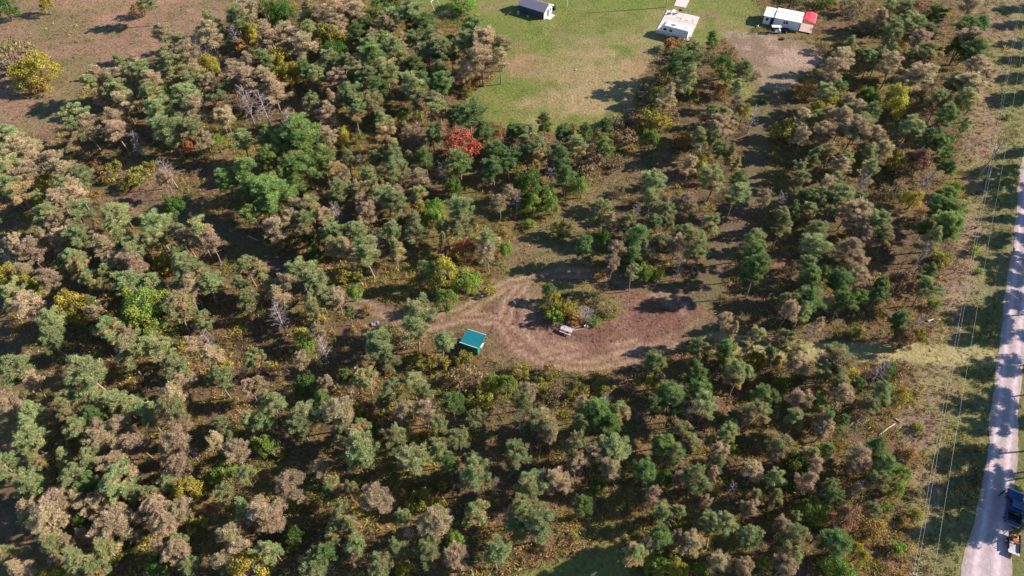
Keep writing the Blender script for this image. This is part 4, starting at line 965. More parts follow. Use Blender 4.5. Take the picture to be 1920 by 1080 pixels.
# kind, x, y, crown radius, height (metres)
TREES = """
V 80.7 190.8 3.51 3.4
V 88.4 188.5 3.48 3.4
L -14.2 186.3 5.65 4.6
K 95.2 184.7 3.89 5.1
Y -129.7 184.4 2.06 6.8
O -103.6 183.5 3.04 4.0
V -34.0 181.0 5.25 11.0
V -139.0 180.8 3.04 9.2
G 123.9 178.9 2.08 8.8
G -97.1 178.4 2.24 9.2
G 100.8 177.5 2.07 8.8
K -105.8 176.8 0.83 1.2
N 108.3 176.7 4.31 11.0
V -65.4 176.0 3.87 11.0
G 104.1 174.8 2.05 8.7
D 112.6 174.8 2.05 8.7
V -60.8 174.6 3.85 11.0
K 95.8 174.4 2.91 3.8
B -42.1 173.9 2.96 10.9
B 120.1 173.9 2.75 10.4
Y -43.5 173.2 3.00 9.1
B 97.8 173.2 1.69 7.9
B -69.3 172.3 3.69 11.6
M -52.9 172.3 3.32 11.6
V -39.4 171.3 2.94 8.9
G -26.8 171.3 2.93 10.8
Y -67.5 171.1 1.97 6.5
B -45.0 170.9 3.30 11.6
M 99.6 170.1 2.02 8.6
B -50.2 170.0 2.92 10.8
D -26.0 169.0 2.16 9.0
G -71.3 168.7 2.90 10.8
G -32.0 168.7 2.90 10.8
D 121.3 167.8 2.34 9.4
K 46.9 167.7 2.02 2.7
G 105.3 167.5 2.00 8.6
D -21.6 167.4 2.89 10.7
Y -67.6 167.3 2.94 8.9
B -45.5 167.0 2.15 8.9
B -31.7 167.0 2.15 8.9
G 101.4 166.7 2.68 10.2
G -76.7 166.7 2.69 10.3
O 102.1 166.2 1.90 2.6
O -69.8 166.0 3.35 4.4
O 42.6 165.8 2.86 3.8
Y -45.2 165.4 2.42 7.6
K 81.6 165.0 2.41 3.2
T -71.3 164.5 2.13 8.9
V -16.2 164.4 2.03 6.7
B -35.5 163.7 1.76 8.0
M 106.2 163.3 2.31 9.3
Y -47.2 163.3 3.89 11.0
D -39.1 163.2 2.12 8.9
D 115.4 163.2 2.99 11.0
D -10.1 163.0 2.84 10.6
K 56.7 162.5 2.39 3.2
G -32.3 162.4 1.75 8.0
B -28.2 162.4 1.75 8.0
B -57.9 162.3 2.83 10.6
M -51.7 161.7 2.83 10.6
M 97.2 161.7 2.63 10.1
B -87.9 161.6 2.46 9.7
D 51.2 161.5 1.62 7.7
T -80.1 160.7 2.10 8.9
K 51.2 160.6 2.37 3.2
G 95.7 160.6 1.95 8.5
B -61.0 160.5 3.53 11.6
G -24.4 159.7 2.45 9.7
B 102.4 159.3 2.60 10.1
G -21.0 159.1 2.44 9.7
V 112.7 158.9 3.22 9.6
B 114.9 158.9 2.94 10.8
B -74.9 158.8 3.16 11.4
T -77.8 158.8 1.73 7.9
G -83.3 158.5 2.43 9.6
G -35.6 157.9 2.43 9.6
K -127.1 157.8 6.35 8.1
B -56.6 157.7 2.07 8.8
G -11.2 157.5 2.78 10.5
V -44.8 156.8 3.60 10.6
B -6.6 156.5 3.13 11.3
B -2.6 156.3 2.77 10.4
B -52.1 156.1 3.48 11.6
M 83.3 156.0 2.24 9.2
G -29.0 155.5 2.41 9.6
D -64.7 155.5 1.36 7.1
K 88.0 155.0 3.11 4.1
G -21.4 154.7 2.05 8.7
M 86.0 154.6 1.91 8.4
M -14.8 154.2 2.04 8.7
Y -58.1 154.0 4.23 11.0
G 90.7 154.0 1.90 8.4
G -18.0 154.0 2.74 10.4
G -97.3 153.7 1.35 7.0
M 94.3 153.6 2.22 9.1
G -86.2 153.2 2.38 9.5
D 113.8 153.0 2.87 10.7
M -11.8 153.0 2.03 8.7
K 61.3 153.0 1.53 2.1
G 88.1 152.8 1.89 8.3
G 45.3 152.5 2.21 9.9
V 52.4 152.5 3.14 9.5
Y -75.1 152.1 2.77 8.5
M 101.0 151.8 2.86 10.7
B -92.4 151.6 1.68 7.8
M 97.6 151.6 2.53 9.9
G -41.0 151.0 1.68 7.8
S 38.3 150.9 3.63 4.7
M -25.8 150.5 2.71 10.3
B 80.1 150.5 2.52 9.8
B -2.9 150.3 2.36 9.5
B -78.3 150.1 3.05 11.1
O -7.6 149.9 2.25 3.0
G -44.5 149.8 2.35 9.4
B -7.0 149.6 3.05 11.1
Y -116.1 149.3 5.54 11.0
D -23.2 149.2 2.35 9.4
D -33.3 149.0 3.04 11.1
K 33.9 148.8 2.27 3.0
G -60.4 148.6 2.34 9.4
B 91.2 148.2 2.50 9.8
Y -54.0 148.2 2.73 8.4
D -49.4 147.9 1.99 8.6
B -62.9 147.7 2.68 10.2
O -11.5 147.7 2.23 3.0
D 39.4 147.6 3.13 12.1
O -117.1 147.5 3.58 4.7
B 111.1 147.3 2.81 10.5
B -76.9 147.3 1.99 8.6
B -11.5 147.3 1.99 8.6
S 43.0 146.8 3.12 4.1
G 55.7 146.5 2.48 9.7
D -17.5 146.4 2.32 9.4
B -43.9 146.3 1.31 6.9
G -38.5 146.3 1.31 6.9
B 76.1 146.2 2.79 10.5
G -35.6 145.9 2.32 9.4
G -81.0 145.5 2.65 10.2
S -10.7 145.1 1.32 1.8
L 30.9 145.1 0.97 1.5
G -46.2 144.8 2.31 9.3
O 72.1 144.6 3.09 4.1
B -64.8 144.6 2.99 11.0
M -29.2 144.6 2.99 11.0
O 50.4 144.5 2.65 3.5
G -87.3 144.4 2.64 10.1
B 96.3 144.3 3.09 11.2
G 41.8 144.1 2.77 11.2
G 77.9 143.8 1.21 6.7
G -73.9 143.5 1.96 8.5
B -40.4 143.5 1.96 8.5
D -21.5 143.5 1.96 8.5
B -97.5 143.1 2.29 9.3
B -92.4 143.1 2.29 9.3
L 61.2 142.8 1.31 2.0
B 92.3 142.7 1.82 8.2
K 32.8 142.7 2.22 3.0
B -85.3 142.6 2.29 9.3
G -66.0 142.4 1.95 8.5
B 110.1 142.2 2.44 9.6
L -82.8 142.0 1.99 6.6
B -71.2 141.8 1.95 8.5
G -32.7 141.7 2.61 10.1
B -57.8 141.4 2.95 10.9
G 103.1 141.1 2.43 9.6
M -98.7 140.8 1.94 8.5
L 35.0 140.5 2.20 7.1
L 84.1 140.5 2.20 7.1
B -61.2 140.3 2.93 10.8
G 52.7 140.1 1.80 8.1
D -16.4 139.8 2.93 10.8
O -89.3 139.3 1.72 2.4
G -75.3 139.1 2.59 10.0
B -55.3 139.1 2.59 10.0
M 76.7 139.0 1.79 8.1
G -35.5 139.0 1.60 7.6
L 85.1 138.9 2.19 7.1
G -91.5 138.6 2.58 10.0
B 105.1 138.3 2.71 10.3
Y 90.3 138.2 3.53 10.4
G -22.7 137.8 2.90 10.8
B -95.2 137.4 1.59 7.6
B -42.0 137.4 1.59 7.6
D -31.2 137.0 2.56 10.0
G 71.7 137.0 2.38 9.5
L 117.4 136.2 1.06 1.6
B 36.0 136.0 2.37 9.5
L -22.0 135.9 1.27 2.0
Y 74.0 135.9 2.60 8.1
B 77.9 135.9 1.77 8.0
M -82.8 135.8 3.04 11.1
M -21.3 135.5 2.55 9.9
K 36.9 135.5 2.52 3.3
G -37.6 134.5 2.54 9.9
B 105.3 134.4 2.36 9.5
Y 70.5 134.4 2.59 8.1
Y 53.5 134.3 2.15 7.0
B -88.3 134.0 2.53 9.9
B 51.7 133.9 1.75 8.0
G -16.4 133.8 2.21 9.1
G -73.5 133.7 2.85 10.6
M 97.2 133.7 2.65 10.2
M 101.7 133.7 2.65 10.2
L -25.2 133.6 1.49 5.3
K 27.9 133.5 2.50 3.3
M -44.3 133.0 2.52 9.9
M -31.3 133.0 2.52 9.9
T -56.3 132.9 2.52 10.0
S 32.6 132.5 4.23 5.5
K 23.8 132.4 2.31 3.1
B 79.0 132.2 2.04 8.7
O 13.9 132.0 1.25 1.8
T -59.5 132.0 2.84 10.9
D 75.8 131.9 1.74 8.0
T 54.4 130.5 1.73 7.9
D 81.3 130.4 1.73 8.0
O -3.7 130.3 2.08 2.8
M -66.0 130.3 2.81 10.6
M -16.5 130.1 1.86 8.3
G 68.4 129.6 1.43 7.2
B -41.3 129.6 2.48 9.8
M -35.1 129.6 2.48 9.8
B 65.5 129.5 1.72 7.9
B 70.8 129.5 1.72 7.9
Y 33.5 129.4 2.10 6.9
D -13.1 128.9 2.16 9.0
G -78.0 128.9 2.80 10.5
K 22.5 128.8 2.10 2.8
M 43.7 128.8 2.01 8.6
B -70.3 128.7 3.43 11.6
M 47.4 128.6 2.30 9.3
S 62.0 128.5 3.74 4.9
D 96.6 128.4 2.59 10.0
B -63.6 127.9 2.15 9.0
T -49.7 127.9 2.15 9.0
B 73.5 127.8 2.00 8.6
G 100.9 127.7 1.42 7.2
G -28.8 127.7 1.84 8.2
B -88.5 127.6 2.31 9.3
D 21.1 127.2 1.21 6.7
G -96.2 127.0 2.77 10.5
K 25.9 126.8 2.78 3.7
D 7.4 126.8 1.83 8.2
M 77.6 126.7 2.28 9.3
G 72.8 126.3 1.41 7.2
O 18.7 126.1 2.46 3.3
O 38.2 126.1 2.46 3.3
M 48.4 126.1 1.70 7.9
D -8.7 125.4 3.69 11.6
Y -37.8 125.2 2.49 7.8
B -23.2 124.9 1.82 8.2
G 64.7 124.9 1.40 7.2
B 44.9 124.8 2.26 9.2
T -20.6 124.8 1.51 7.3
T -14.1 124.6 1.20 6.4
B -93.1 124.4 2.43 9.6
B -86.6 124.2 2.12 8.9
D -0.3 124.2 1.50 7.4
L 30.7 124.1 2.06 6.7
D 0.9 124.0 1.81 8.1
G 86.6 123.9 2.26 9.2
L -65.4 123.7 2.05 6.7
R -72.2 123.5 1.38 5.0
D -6.4 123.5 2.42 9.6
D 11.1 123.5 1.80 8.1
B 74.6 123.2 2.54 9.9
V 95.5 123.2 2.08 6.8
K 17.9 123.1 2.05 2.8
B 67.4 123.1 1.96 8.5
M -69.4 123.0 2.42 9.6
G 3.8 123.0 1.80 8.1
D 16.3 123.0 1.80 8.1
G -74.2 123.0 3.04 11.1
M -27.4 122.6 2.41 9.6
D -17.4 122.4 2.10 8.8
B 78.7 122.2 1.95 8.5
M 86.4 121.9 1.67 7.8
B -40.4 121.9 2.10 8.8
M -95.2 121.7 2.40 9.6
B -66.5 121.7 1.79 8.1
B 62.8 121.5 1.67 7.8
G -73.2 121.5 2.09 8.8
M 40.4 121.3 1.95 8.5
G -58.4 121.0 2.09 8.8
D 19.9 121.0 1.48 7.4
M 43.2 120.9 1.94 8.5
T -81.0 120.8 1.78 8.0
D -52.6 120.3 2.39 9.5
G -108.0 120.1 2.69 10.3
R -11.2 120.0 3.81 11.0
M 2.9 119.9 1.78 8.1
M 5.7 119.9 1.78 8.1
D 89.7 119.8 2.22 9.1
E -49.2 119.0 2.37 9.5
E -44.8 118.9 3.59 11.6
D 91.8 118.8 1.65 7.7
D 19.7 118.5 1.77 8.0
K 17.1 118.5 3.36 4.4
O -91.2 118.5 1.58 2.2
K 22.7 118.3 2.35 3.1
B -103.4 118.1 2.36 9.5
B 79.2 117.9 1.64 7.7
Y 83.0 117.6 2.41 7.6
G 64.8 117.5 1.64 7.7
B -102.3 117.5 2.06 8.7
S -78.7 117.3 1.97 2.7
D 44.0 117.0 1.63 7.7
M 67.8 117.0 1.63 7.7
M 14.1 117.0 2.05 8.7
M 3.4 116.8 1.75 8.0
N 87.8 116.7 2.36 7.5
K 84.2 116.7 3.34 4.4
M 46.5 116.6 1.63 7.7
G 76.2 116.6 1.63 7.7
D -3.4 116.6 2.05 8.7
T 40.1 116.5 1.91 8.3
G -106.6 116.4 2.35 9.4
M 5.4 116.3 1.75 8.0
E -49.7 116.0 2.34 9.4
Y 40.3 115.8 2.39 7.6
D 1.1 115.7 1.45 7.3
S -86.2 115.4 2.74 3.6
D -18.2 115.3 2.04 8.7
G -29.1 115.2 1.45 7.3
K -90.3 115.1 1.98 2.7
M -34.6 115.1 1.74 8.0
M -21.8 115.0 1.15 6.6
B -102.8 114.9 2.63 10.1
G -25.5 114.9 2.03 8.7
M 63.4 114.4 1.61 7.7
D 90.4 114.4 1.61 7.7
M 69.9 114.3 1.89 8.3
E -52.1 114.2 1.73 8.0
D -0.8 114.2 1.73 8.0
T -32.0 114.1 1.44 7.1
K 16.3 113.9 2.96 3.9
M 47.4 113.7 1.34 7.0
S -80.1 113.7 2.72 3.6
D 10.5 113.4 2.31 9.4
B 37.1 113.2 1.61 7.7
E -39.4 113.0 2.90 10.8
D 91.7 112.9 1.33 7.0
B -95.8 112.8 2.60 10.0
D -10.7 112.4 2.60 10.0
B 69.0 112.3 1.60 7.6
T -71.6 111.9 2.01 8.6
M -37.1 111.7 1.71 7.9
E -42.0 111.4 3.47 11.6
D -3.9 111.3 2.29 9.3
S -81.8 111.3 1.92 2.6
M -23.2 111.3 1.71 7.9
G 60.0 111.1 1.59 7.6
Y -98.8 111.0 1.94 6.5
T -14.6 110.9 1.71 7.8
G -24.7 110.5 2.28 9.3
B -92.6 110.3 2.57 10.0
K 22.8 109.8 1.61 2.2
E -47.0 109.4 1.98 8.6
B -34.5 109.4 1.98 8.6
K 80.3 109.3 2.90 3.8
D 10.9 109.3 2.27 9.2
M 72.6 109.2 2.11 8.9
L 92.4 109.2 1.54 5.4
G -102.7 109.1 2.56 9.9
G -89.0 109.0 1.98 8.5
L 14.3 108.7 2.31 7.4
T 7.9 108.6 1.98 8.5
G 66.7 108.6 1.57 7.6
B -71.0 108.4 1.69 7.8
M -26.5 108.4 1.69 7.8
V -12.1 108.4 2.28 7.3
B -99.1 108.3 2.55 9.9
E -55.0 108.1 2.84 10.6
B -19.3 107.8 1.97 8.5
D 45.9 107.7 1.83 8.2
V 3.5 107.6 3.26 9.8
T 84.5 107.6 2.10 8.9
O -86.9 107.5 1.89 2.6
M 41.1 107.5 2.36 9.5
M 58.3 107.3 1.83 8.2
E -57.8 107.3 2.25 9.2
G -91.5 107.2 1.68 7.8
E -44.5 107.2 1.68 7.8
L 7.1 106.9 1.91 6.4
M -28.6 106.9 2.24 9.2
T 71.3 106.1 1.82 8.1
B 64.5 106.1 1.82 8.2
G -101.7 105.7 2.23 9.2
G 28.4 105.5 2.34 9.4
L -96.3 105.3 1.89 6.3
Y 82.2 105.3 1.89 6.3
B -0.5 105.3 1.38 7.1
B -23.4 104.8 1.66 7.8
M 57.1 104.7 1.28 6.9
B -87.5 104.5 2.22 9.1
B -30.8 104.4 1.66 7.8
D 59.8 104.2 1.54 7.5
G 62.3 103.9 1.28 6.9
T 0.8 103.9 1.37 6.9
M -18.9 103.9 1.93 8.4
L 4.3 103.8 1.88 6.3
L 8.1 103.7 1.69 5.8
G 44.7 103.6 2.06 8.7
T 53.8 103.6 1.54 7.3
M -98.2 103.4 2.78 10.5
E -52.6 103.2 2.49 9.8
G 70.1 103.2 1.27 6.9
G -35.0 103.0 2.20 9.1
G -24.9 103.0 2.20 9.1
V -68.4 102.9 2.22 7.1
L -15.6 102.8 2.25 7.2
B 50.7 102.8 1.27 6.9
G 66.4 102.8 2.31 9.3
E -47.4 102.5 3.61 11.6
E 86.3 102.5 2.05 8.7
G 27.6 102.3 1.53 7.5
B -89.8 102.2 2.20 9.1
T 31.6 102.0 1.52 7.3
M 64.8 101.9 1.52 7.5
B -2.4 101.7 1.64 7.7
K 84.4 101.6 2.49 3.3
M 61.5 101.5 1.52 7.5
Y -18.7 101.5 1.86 6.2
B 35.1 101.5 1.78 8.1
B -29.0 101.0 1.63 7.7
G -22.0 100.7 2.18 9.0
K 59.9 100.5 1.85 2.5
M 58.8 100.4 1.51 7.4
E -48.5 100.2 2.45 9.7
D 55.9 100.1 1.26 6.8
L 3.8 100.0 1.28 2.0
D 83.7 99.9 2.02 8.7
L -16.1 99.8 2.22 7.1
M -39.7 99.6 2.17 9.0
G -76.8 99.6 1.35 7.0
T 24.4 99.4 1.50 7.3
B -42.1 99.3 1.89 8.3
T -34.6 99.2 1.61 7.6
E 86.0 99.0 2.27 9.2
B 65.5 98.8 1.76 8.0
B -28.9 98.6 1.88 8.3
M 53.0 98.5 1.50 7.4
M 29.4 98.5 1.75 8.0
E -50.8 98.3 1.61 7.7
M 18.2 98.2 1.88 8.3
M 62.3 98.2 1.50 7.4
G 70.9 98.2 1.50 7.4
G -84.7 98.1 2.15 9.0
G -9.8 98.1 2.15 9.0
B 68.3 97.9 2.26 9.2
G -90.6 97.9 1.88 8.3
S 9.8 97.8 2.53 3.4
B -36.8 97.5 1.87 8.3
M 16.4 97.0 0.93 6.0
B 19.1 96.5 1.59 7.6
B -29.5 96.3 1.32 7.0
B -42.7 96.0 1.86 8.3
G 30.2 96.0 1.48 7.4
M 22.1 95.9 1.73 8.0
G -90.4 95.8 1.59 7.6
M 38.3 95.5 1.73 7.9
G -13.7 95.2 1.32 7.0
B 66.8 95.1 1.98 8.5
G -9.5 95.0 1.85 8.2
D 79.6 94.9 1.47 7.3
B -86.5 94.9 2.12 8.9
M 27.4 94.8 1.72 7.9
G -19.1 94.8 2.39 9.5
G -75.5 94.6 2.66 10.2
V -39.7 94.5 1.52 5.4
V 17.9 94.4 1.82 6.2
B -45.4 94.4 2.38 9.5
M 51.6 94.3 2.22 9.1
M -39.9 94.2 2.11 8.9
G 70.5 94.1 1.96 8.5
G -68.0 93.9 2.65 10.2
G -35.3 93.6 1.84 8.2
M 32.2 93.3 1.96 8.5
G -63.7 93.2 1.83 8.2
E 82.5 93.2 2.46 9.7
G -29.6 93.1 2.10 8.8
G 58.5 93.0 1.95 8.5
G -22.6 92.9 1.83 8.2
B -80.2 92.7 1.30 6.9
L 90.4 92.6 1.23 1.9
M -13.2 92.3 1.30 6.9
B 67.6 92.3 1.95 8.5
B -85.9 92.2 1.83 8.2
T -25.8 92.0 1.56 7.4
B -88.8 91.8 1.82 8.2
G -32.5 91.8 1.82 8.2
M -66.9 91.7 2.09 8.8
G 35.2 91.6 1.94 8.5
B -61.7 91.5 1.82 8.2
L -1.3 91.4 1.41 5.1
M -58.5 91.4 2.88 10.7
G -73.8 91.4 2.08 8.8
N -13.0 91.3 1.49 5.3
M 70.3 91.3 1.69 7.9
G -81.9 91.2 2.21 9.1
D 23.0 91.1 2.43 9.6
M 28.2 91.0 1.69 7.9
R -9.1 90.8 2.40 7.6
B 31.1 90.6 1.69 7.8
M -4.5 90.6 2.34 9.4
G 45.6 90.6 1.93 8.4
V -37.9 90.6 1.79 6.1
B -94.0 90.5 1.55 7.5
B -69.6 90.5 1.55 7.5
M 79.1 90.5 2.18 9.0
S 82.8 90.4 2.10 2.8
D 13.3 89.8 1.54 7.5
B 25.3 89.7 1.44 7.2
B -56.2 89.7 2.06 8.8
T 77.5 89.1 1.43 7.1
M -21.9 89.1 1.80 8.1
B -75.9 88.8 2.58 10.0
G 56.0 88.8 2.40 9.6
M -32.7 88.7 2.05 8.7
B 19.1 88.3 1.67 7.8
B -4.5 88.1 1.79 8.1
B -30.4 88.0 2.05 8.7
D 22.4 88.0 1.42 7.2
M 34.2 87.8 2.15 9.0
K 53.8 87.7 2.04 2.7
L 89.2 87.6 0.69 1.1
O -66.0 87.6 1.72 2.4
Y -65.4 87.4 2.09 6.8
G -61.9 87.4 1.78 8.1
B -89.3 87.3 2.04 8.7
T -92.7 86.6 1.52 7.3
B 62.0 86.5 2.37 9.5
O 16.4 86.4 1.37 1.9
G -70.4 86.0 2.03 8.7
S -29.2 85.9 1.71 2.3
T 31.1 85.9 1.17 6.4
G -26.2 85.9 2.54 9.9
B -73.2 85.8 1.51 7.4
B 64.1 85.7 1.41 7.2
D 44.2 85.6 1.88 10.1
B 18.4 85.5 1.51 7.4
S -32.1 85.4 2.04 2.8
L 27.3 85.4 1.37 5.0
G -80.9 85.3 2.28 9.3
L 24.8 85.2 1.72 5.9
M -78.7 84.7 2.01 8.6
G -60.2 84.7 2.01 8.6
G 54.1 84.7 1.64 7.7
B -68.4 84.4 2.01 8.6
M -48.3 84.4 2.01 8.6
L -6.9 84.1 1.36 5.0
D 57.5 84.0 1.40 7.1
D -15.8 83.9 1.50 7.4
Y -12.6 83.8 3.10 9.3
B -88.8 83.4 2.00 8.6
G -73.2 83.2 1.49 7.4
Y -92.1 83.1 2.39 7.6
G 21.8 83.1 1.39 7.1
L -8.5 82.9 2.04 6.7
M -45.4 82.9 1.74 8.0
D 75.5 82.8 1.39 7.1
M -56.2 82.7 2.50 9.8
Y -4.2 82.4 1.34 2.1
Y -88.7 82.1 2.38 7.5
G -38.0 82.1 2.24 9.2
N 70.9 81.8 3.17 9.5
B 62.0 81.8 1.61 7.7
D 43.4 81.7 2.31 11.2
M -75.3 81.6 1.73 8.0
K 10.6 81.3 1.86 1.4
G -35.9 81.3 1.73 7.9
M -58.2 81.2 1.98 8.5
K 15.2 81.0 1.86 1.4
G -64.5 81.0 1.72 7.9
D 6.7 81.0 1.10 3.9
B -82.9 80.9 2.22 9.1
D 53.4 80.8 1.84 8.2
L -28.6 80.8 1.68 5.8
G -48.8 80.7 1.47 7.3
D 58.4 80.5 2.07 8.8
G -34.7 80.5 1.22 6.7
M -43.8 80.4 1.72 7.9
D 66.0 80.3 1.37 7.1
G -68.0 80.2 2.47 9.7
Y 7.2 80.1 1.67 3.5
B -40.2 80.1 1.72 7.9
G -54.3 80.0 1.96 8.5
M 73.7 79.6 1.82 8.2
B -57.0 79.4 1.96 8.5
L 77.5 79.2 1.32 2.0
K 17.0 78.7 2.14 1.6
L -12.1 78.4 2.33 7.4
D 65.1 78.4 1.36 7.1
G -33.9 77.9 1.70 7.9
B -57.2 77.9 1.94 8.5
E 61.6 77.8 1.35 7.0
O -26.4 77.8 1.31 1.8
Y 7.9 77.7 1.65 3.4
B -30.8 77.4 1.45 7.3
Y 10.1 77.0 1.63 3.4
B -40.9 77.0 1.93 8.4
L 17.1 77.0 0.98 0.9
B 55.5 76.9 0.89 5.9
G -88.1 76.7 1.93 8.4
L 7.7 76.5 1.96 3.9
O 11.5 76.5 1.62 1.3
M -45.9 76.4 1.93 8.4
E 57.8 76.3 1.79 8.1
M -35.1 76.2 1.44 7.3
T 13.0 75.9 1.68 4.6
M -73.3 75.8 1.68 7.8
Y -76.7 75.7 3.64 10.7
D 51.1 75.6 2.24 9.2
L 14.8 75.6 1.30 1.2
B -83.9 75.4 2.40 9.6
M 47.3 75.4 1.33 8.8
Y -34.6 75.3 1.29 2.0
G -28.7 75.2 1.07 6.4
L -63.5 74.7 4.94 11.0
Y 51.1 74.4 1.29 2.0
M -34.2 74.1 1.42 7.2
M -57.5 73.7 2.38 9.5
G 49.9 73.7 1.77 8.0
R 74.4 73.6 0.54 0.8
B -71.9 73.5 1.42 7.2
L 60.9 72.9 1.28 2.0
B 47.0 72.8 1.54 9.3
T -40.0 72.8 2.37 9.6
T 70.6 72.7 1.09 6.2
G -17.0 72.6 2.37 9.5
B 53.2 72.5 1.09 6.4
D 66.6 72.5 1.31 7.0
G -52.7 71.5 1.40 7.2
L 67.3 71.3 1.60 5.6
T 51.7 71.2 1.08 6.1
G -78.8 71.2 1.87 8.3
B 36.0 71.1 1.30 8.7
L -60.8 71.0 2.89 8.8
Y 70.5 71.0 1.59 5.6
Y -36.2 70.6 1.91 6.4
K -18.3 70.4 2.40 3.2
B 37.7 70.3 1.08 8.2
K 34.9 70.2 1.60 2.2
B -32.8 70.1 1.39 7.1
M -66.7 70.1 2.10 8.8
Y -57.8 70.0 0.79 1.2
M -21.8 69.9 1.16 6.6
N 67.2 69.8 2.12 6.9
B -64.5 69.3 1.39 7.1
M -16.1 69.2 2.09 8.8
T -51.8 69.1 1.38 6.9
L -35.3 69.0 1.58 5.5
M 40.3 68.3 1.50 9.2
G -77.3 68.2 1.84 8.2
G -11.8 67.9 1.61 7.7
B -53.3 67.4 1.37 7.1
M 45.0 67.3 1.92 8.4
B 38.8 67.2 1.28 6.9
S -8.2 66.8 1.86 2.5
E 35.4 66.7 1.70 7.9
G 30.9 66.7 1.49 7.4
T -31.5 66.6 1.59 7.5
S -15.9 66.4 2.16 2.9
S -12.3 66.2 1.85 2.5
O 45.0 66.2 1.85 2.5
G -58.4 66.0 2.05 8.7
G -21.7 66.0 2.05 8.7
Y -48.7 65.9 1.23 1.9
Y 40.8 65.7 1.86 6.3
M 43.7 65.6 1.48 7.3
M 47.0 65.1 1.69 7.8
B -35.2 65.0 1.35 7.0
B -49.5 65.0 1.81 8.1
K 65.3 65.0 2.33 3.1
E 35.7 64.8 1.26 6.8
M -41.7 64.7 1.12 6.5
R -21.1 64.6 0.52 0.8
S 1.4 64.6 1.83 2.5
M 30.6 64.6 1.26 6.8
G -20.6 64.5 1.35 7.0
G -63.2 64.4 2.49 9.8
M 23.5 64.4 1.89 8.3
G -43.1 64.2 1.12 6.5
M 52.4 64.1 2.31 9.4
S 6.3 64.1 1.83 2.5
K 35.9 64.0 2.06 2.8
V 62.5 63.9 1.57 5.5
Y 55.0 63.5 2.46 7.8
B 47.0 63.3 1.46 7.3
M 23.1 63.3 1.25 6.8
M -24.0 63.2 1.11 6.5
K -7.5 62.5 3.07 4.0
T 59.9 62.3 1.66 7.7
G 38.6 62.2 1.24 6.8
G -54.2 62.1 2.00 8.6
G 51.0 62.0 1.45 7.3
B 24.2 61.7 0.62 5.3
D -27.2 61.6 1.33 7.0
Y 23.2 61.6 1.51 5.4
S 4.9 61.5 1.80 2.5
S 15.3 61.5 1.80 2.5
L 44.4 61.3 1.51 5.4
L -3.3 61.3 1.82 6.1
V -33.6 60.8 2.04 6.7
L -0.9 60.8 1.81 6.1
G -79.3 60.6 2.44 9.6
M -23.1 60.6 1.76 8.0
M 36.3 60.5 1.85 8.2
S 11.0 60.3 2.09 2.8
G -46.9 60.1 1.76 8.0
B -77.3 60.1 1.32 7.0
E 29.2 60.0 1.84 8.2
T -26.5 60.0 0.87 5.6
B -53.0 59.9 1.76 8.0
G -15.8 59.9 1.53 7.5
B -29.7 59.9 1.31 7.0
K 7.2 59.8 2.27 3.0
G -66.3 59.7 2.87 10.7
B -40.4 59.6 1.31 6.9
M 52.2 59.5 1.43 7.2
D 55.8 59.5 1.22 6.7
B -41.8 59.1 1.31 6.9
S -5.2 59.0 2.37 3.2
Y 62.7 58.8 1.79 6.1
G -19.0 58.4 1.52 7.5
E 29.5 58.1 1.62 7.7
G 58.6 57.8 1.62 7.7
G -66.7 57.7 1.95 8.5
B 2.7 57.7 1.73 8.0
B 52.3 57.3 1.61 7.7
M -13.4 57.2 1.51 7.4
D 24.8 57.2 2.02 8.6
Y -25.2 57.1 1.47 5.3
D 39.0 57.1 1.61 7.7
L 49.0 57.1 2.07 6.8
D 41.0 57.1 1.41 7.2
G -20.3 57.0 0.97 6.1
T 14.8 57.0 1.29 6.7
B 44.8 56.9 1.61 7.7
B -53.7 56.7 1.51 7.4
G -69.1 56.5 1.50 7.4
D -30.0 56.5 1.29 6.9
K 56.2 56.3 1.48 2.0
G -61.1 56.3 1.94 8.4
M 55.7 55.8 1.19 6.7
B -78.0 55.8 1.93 8.4
D 22.5 55.7 1.59 7.6
Y -64.5 55.7 1.46 5.3
D -9.1 55.6 1.71 7.9
M 1.9 55.5 1.50 7.4
B 11.1 55.5 1.28 6.9
D 25.9 55.5 1.79 8.1
G -37.0 55.3 1.93 8.4
G 30.2 55.2 1.79 8.1
G -32.6 55.1 1.92 8.4
B -13.4 54.6 1.70 7.9
G -74.3 54.6 1.49 7.4
T 27.2 54.5 1.18 6.4
M 17.4 54.5 1.58 7.6
B -17.0 54.4 1.48 7.4
B 4.6 54.3 1.27 6.9
E 13.4 54.2 1.70 7.9
G 34.3 54.2 0.98 6.2
M -68.9 54.1 1.48 7.4
L 65.0 54.1 1.01 1.6
R -32.0 54.0 0.49 0.8
B -26.2 54.0 2.12 8.9
G -56.2 53.9 1.91 8.4
M 37.2 53.8 1.78 8.1
T 1.2 53.7 1.27 6.6
D -64.5 53.7 1.69 7.9
G -5.8 53.6 1.27 6.8
M 47.7 53.6 1.57 7.6
M -51.9 53.5 2.33 9.4
D 51.1 53.5 0.98 6.2
G -38.2 53.4 1.48 7.3
G 43.9 53.3 1.57 7.6
G -40.3 53.2 1.26 6.8
G 10.3 53.0 1.47 7.3
E 15.5 52.5 1.76 8.0
M -23.2 52.5 1.05 6.3
G -44.0 52.3 1.68 7.8
B -50.8 52.3 1.47 7.3
G -32.3 52.3 1.47 7.3
G -10.8 52.3 1.26 6.8
G -7.4 52.2 0.83 5.8
M 4.9 52.1 1.89 8.3
B 47.9 51.9 1.36 7.1
B -60.3 51.9 1.67 7.8
G 33.7 51.7 1.16 6.6
M -25.9 51.6 1.25 6.8
G -17.7 51.6 1.25 6.8
G -74.2 51.5 1.88 8.3
G -66.0 51.4 1.67 7.8
B -63.5 51.4 1.25 6.8
M 26.0 51.3 1.55 7.5
B -24.3 50.7 1.24 6.8
B 5.9 50.5 1.24 6.8
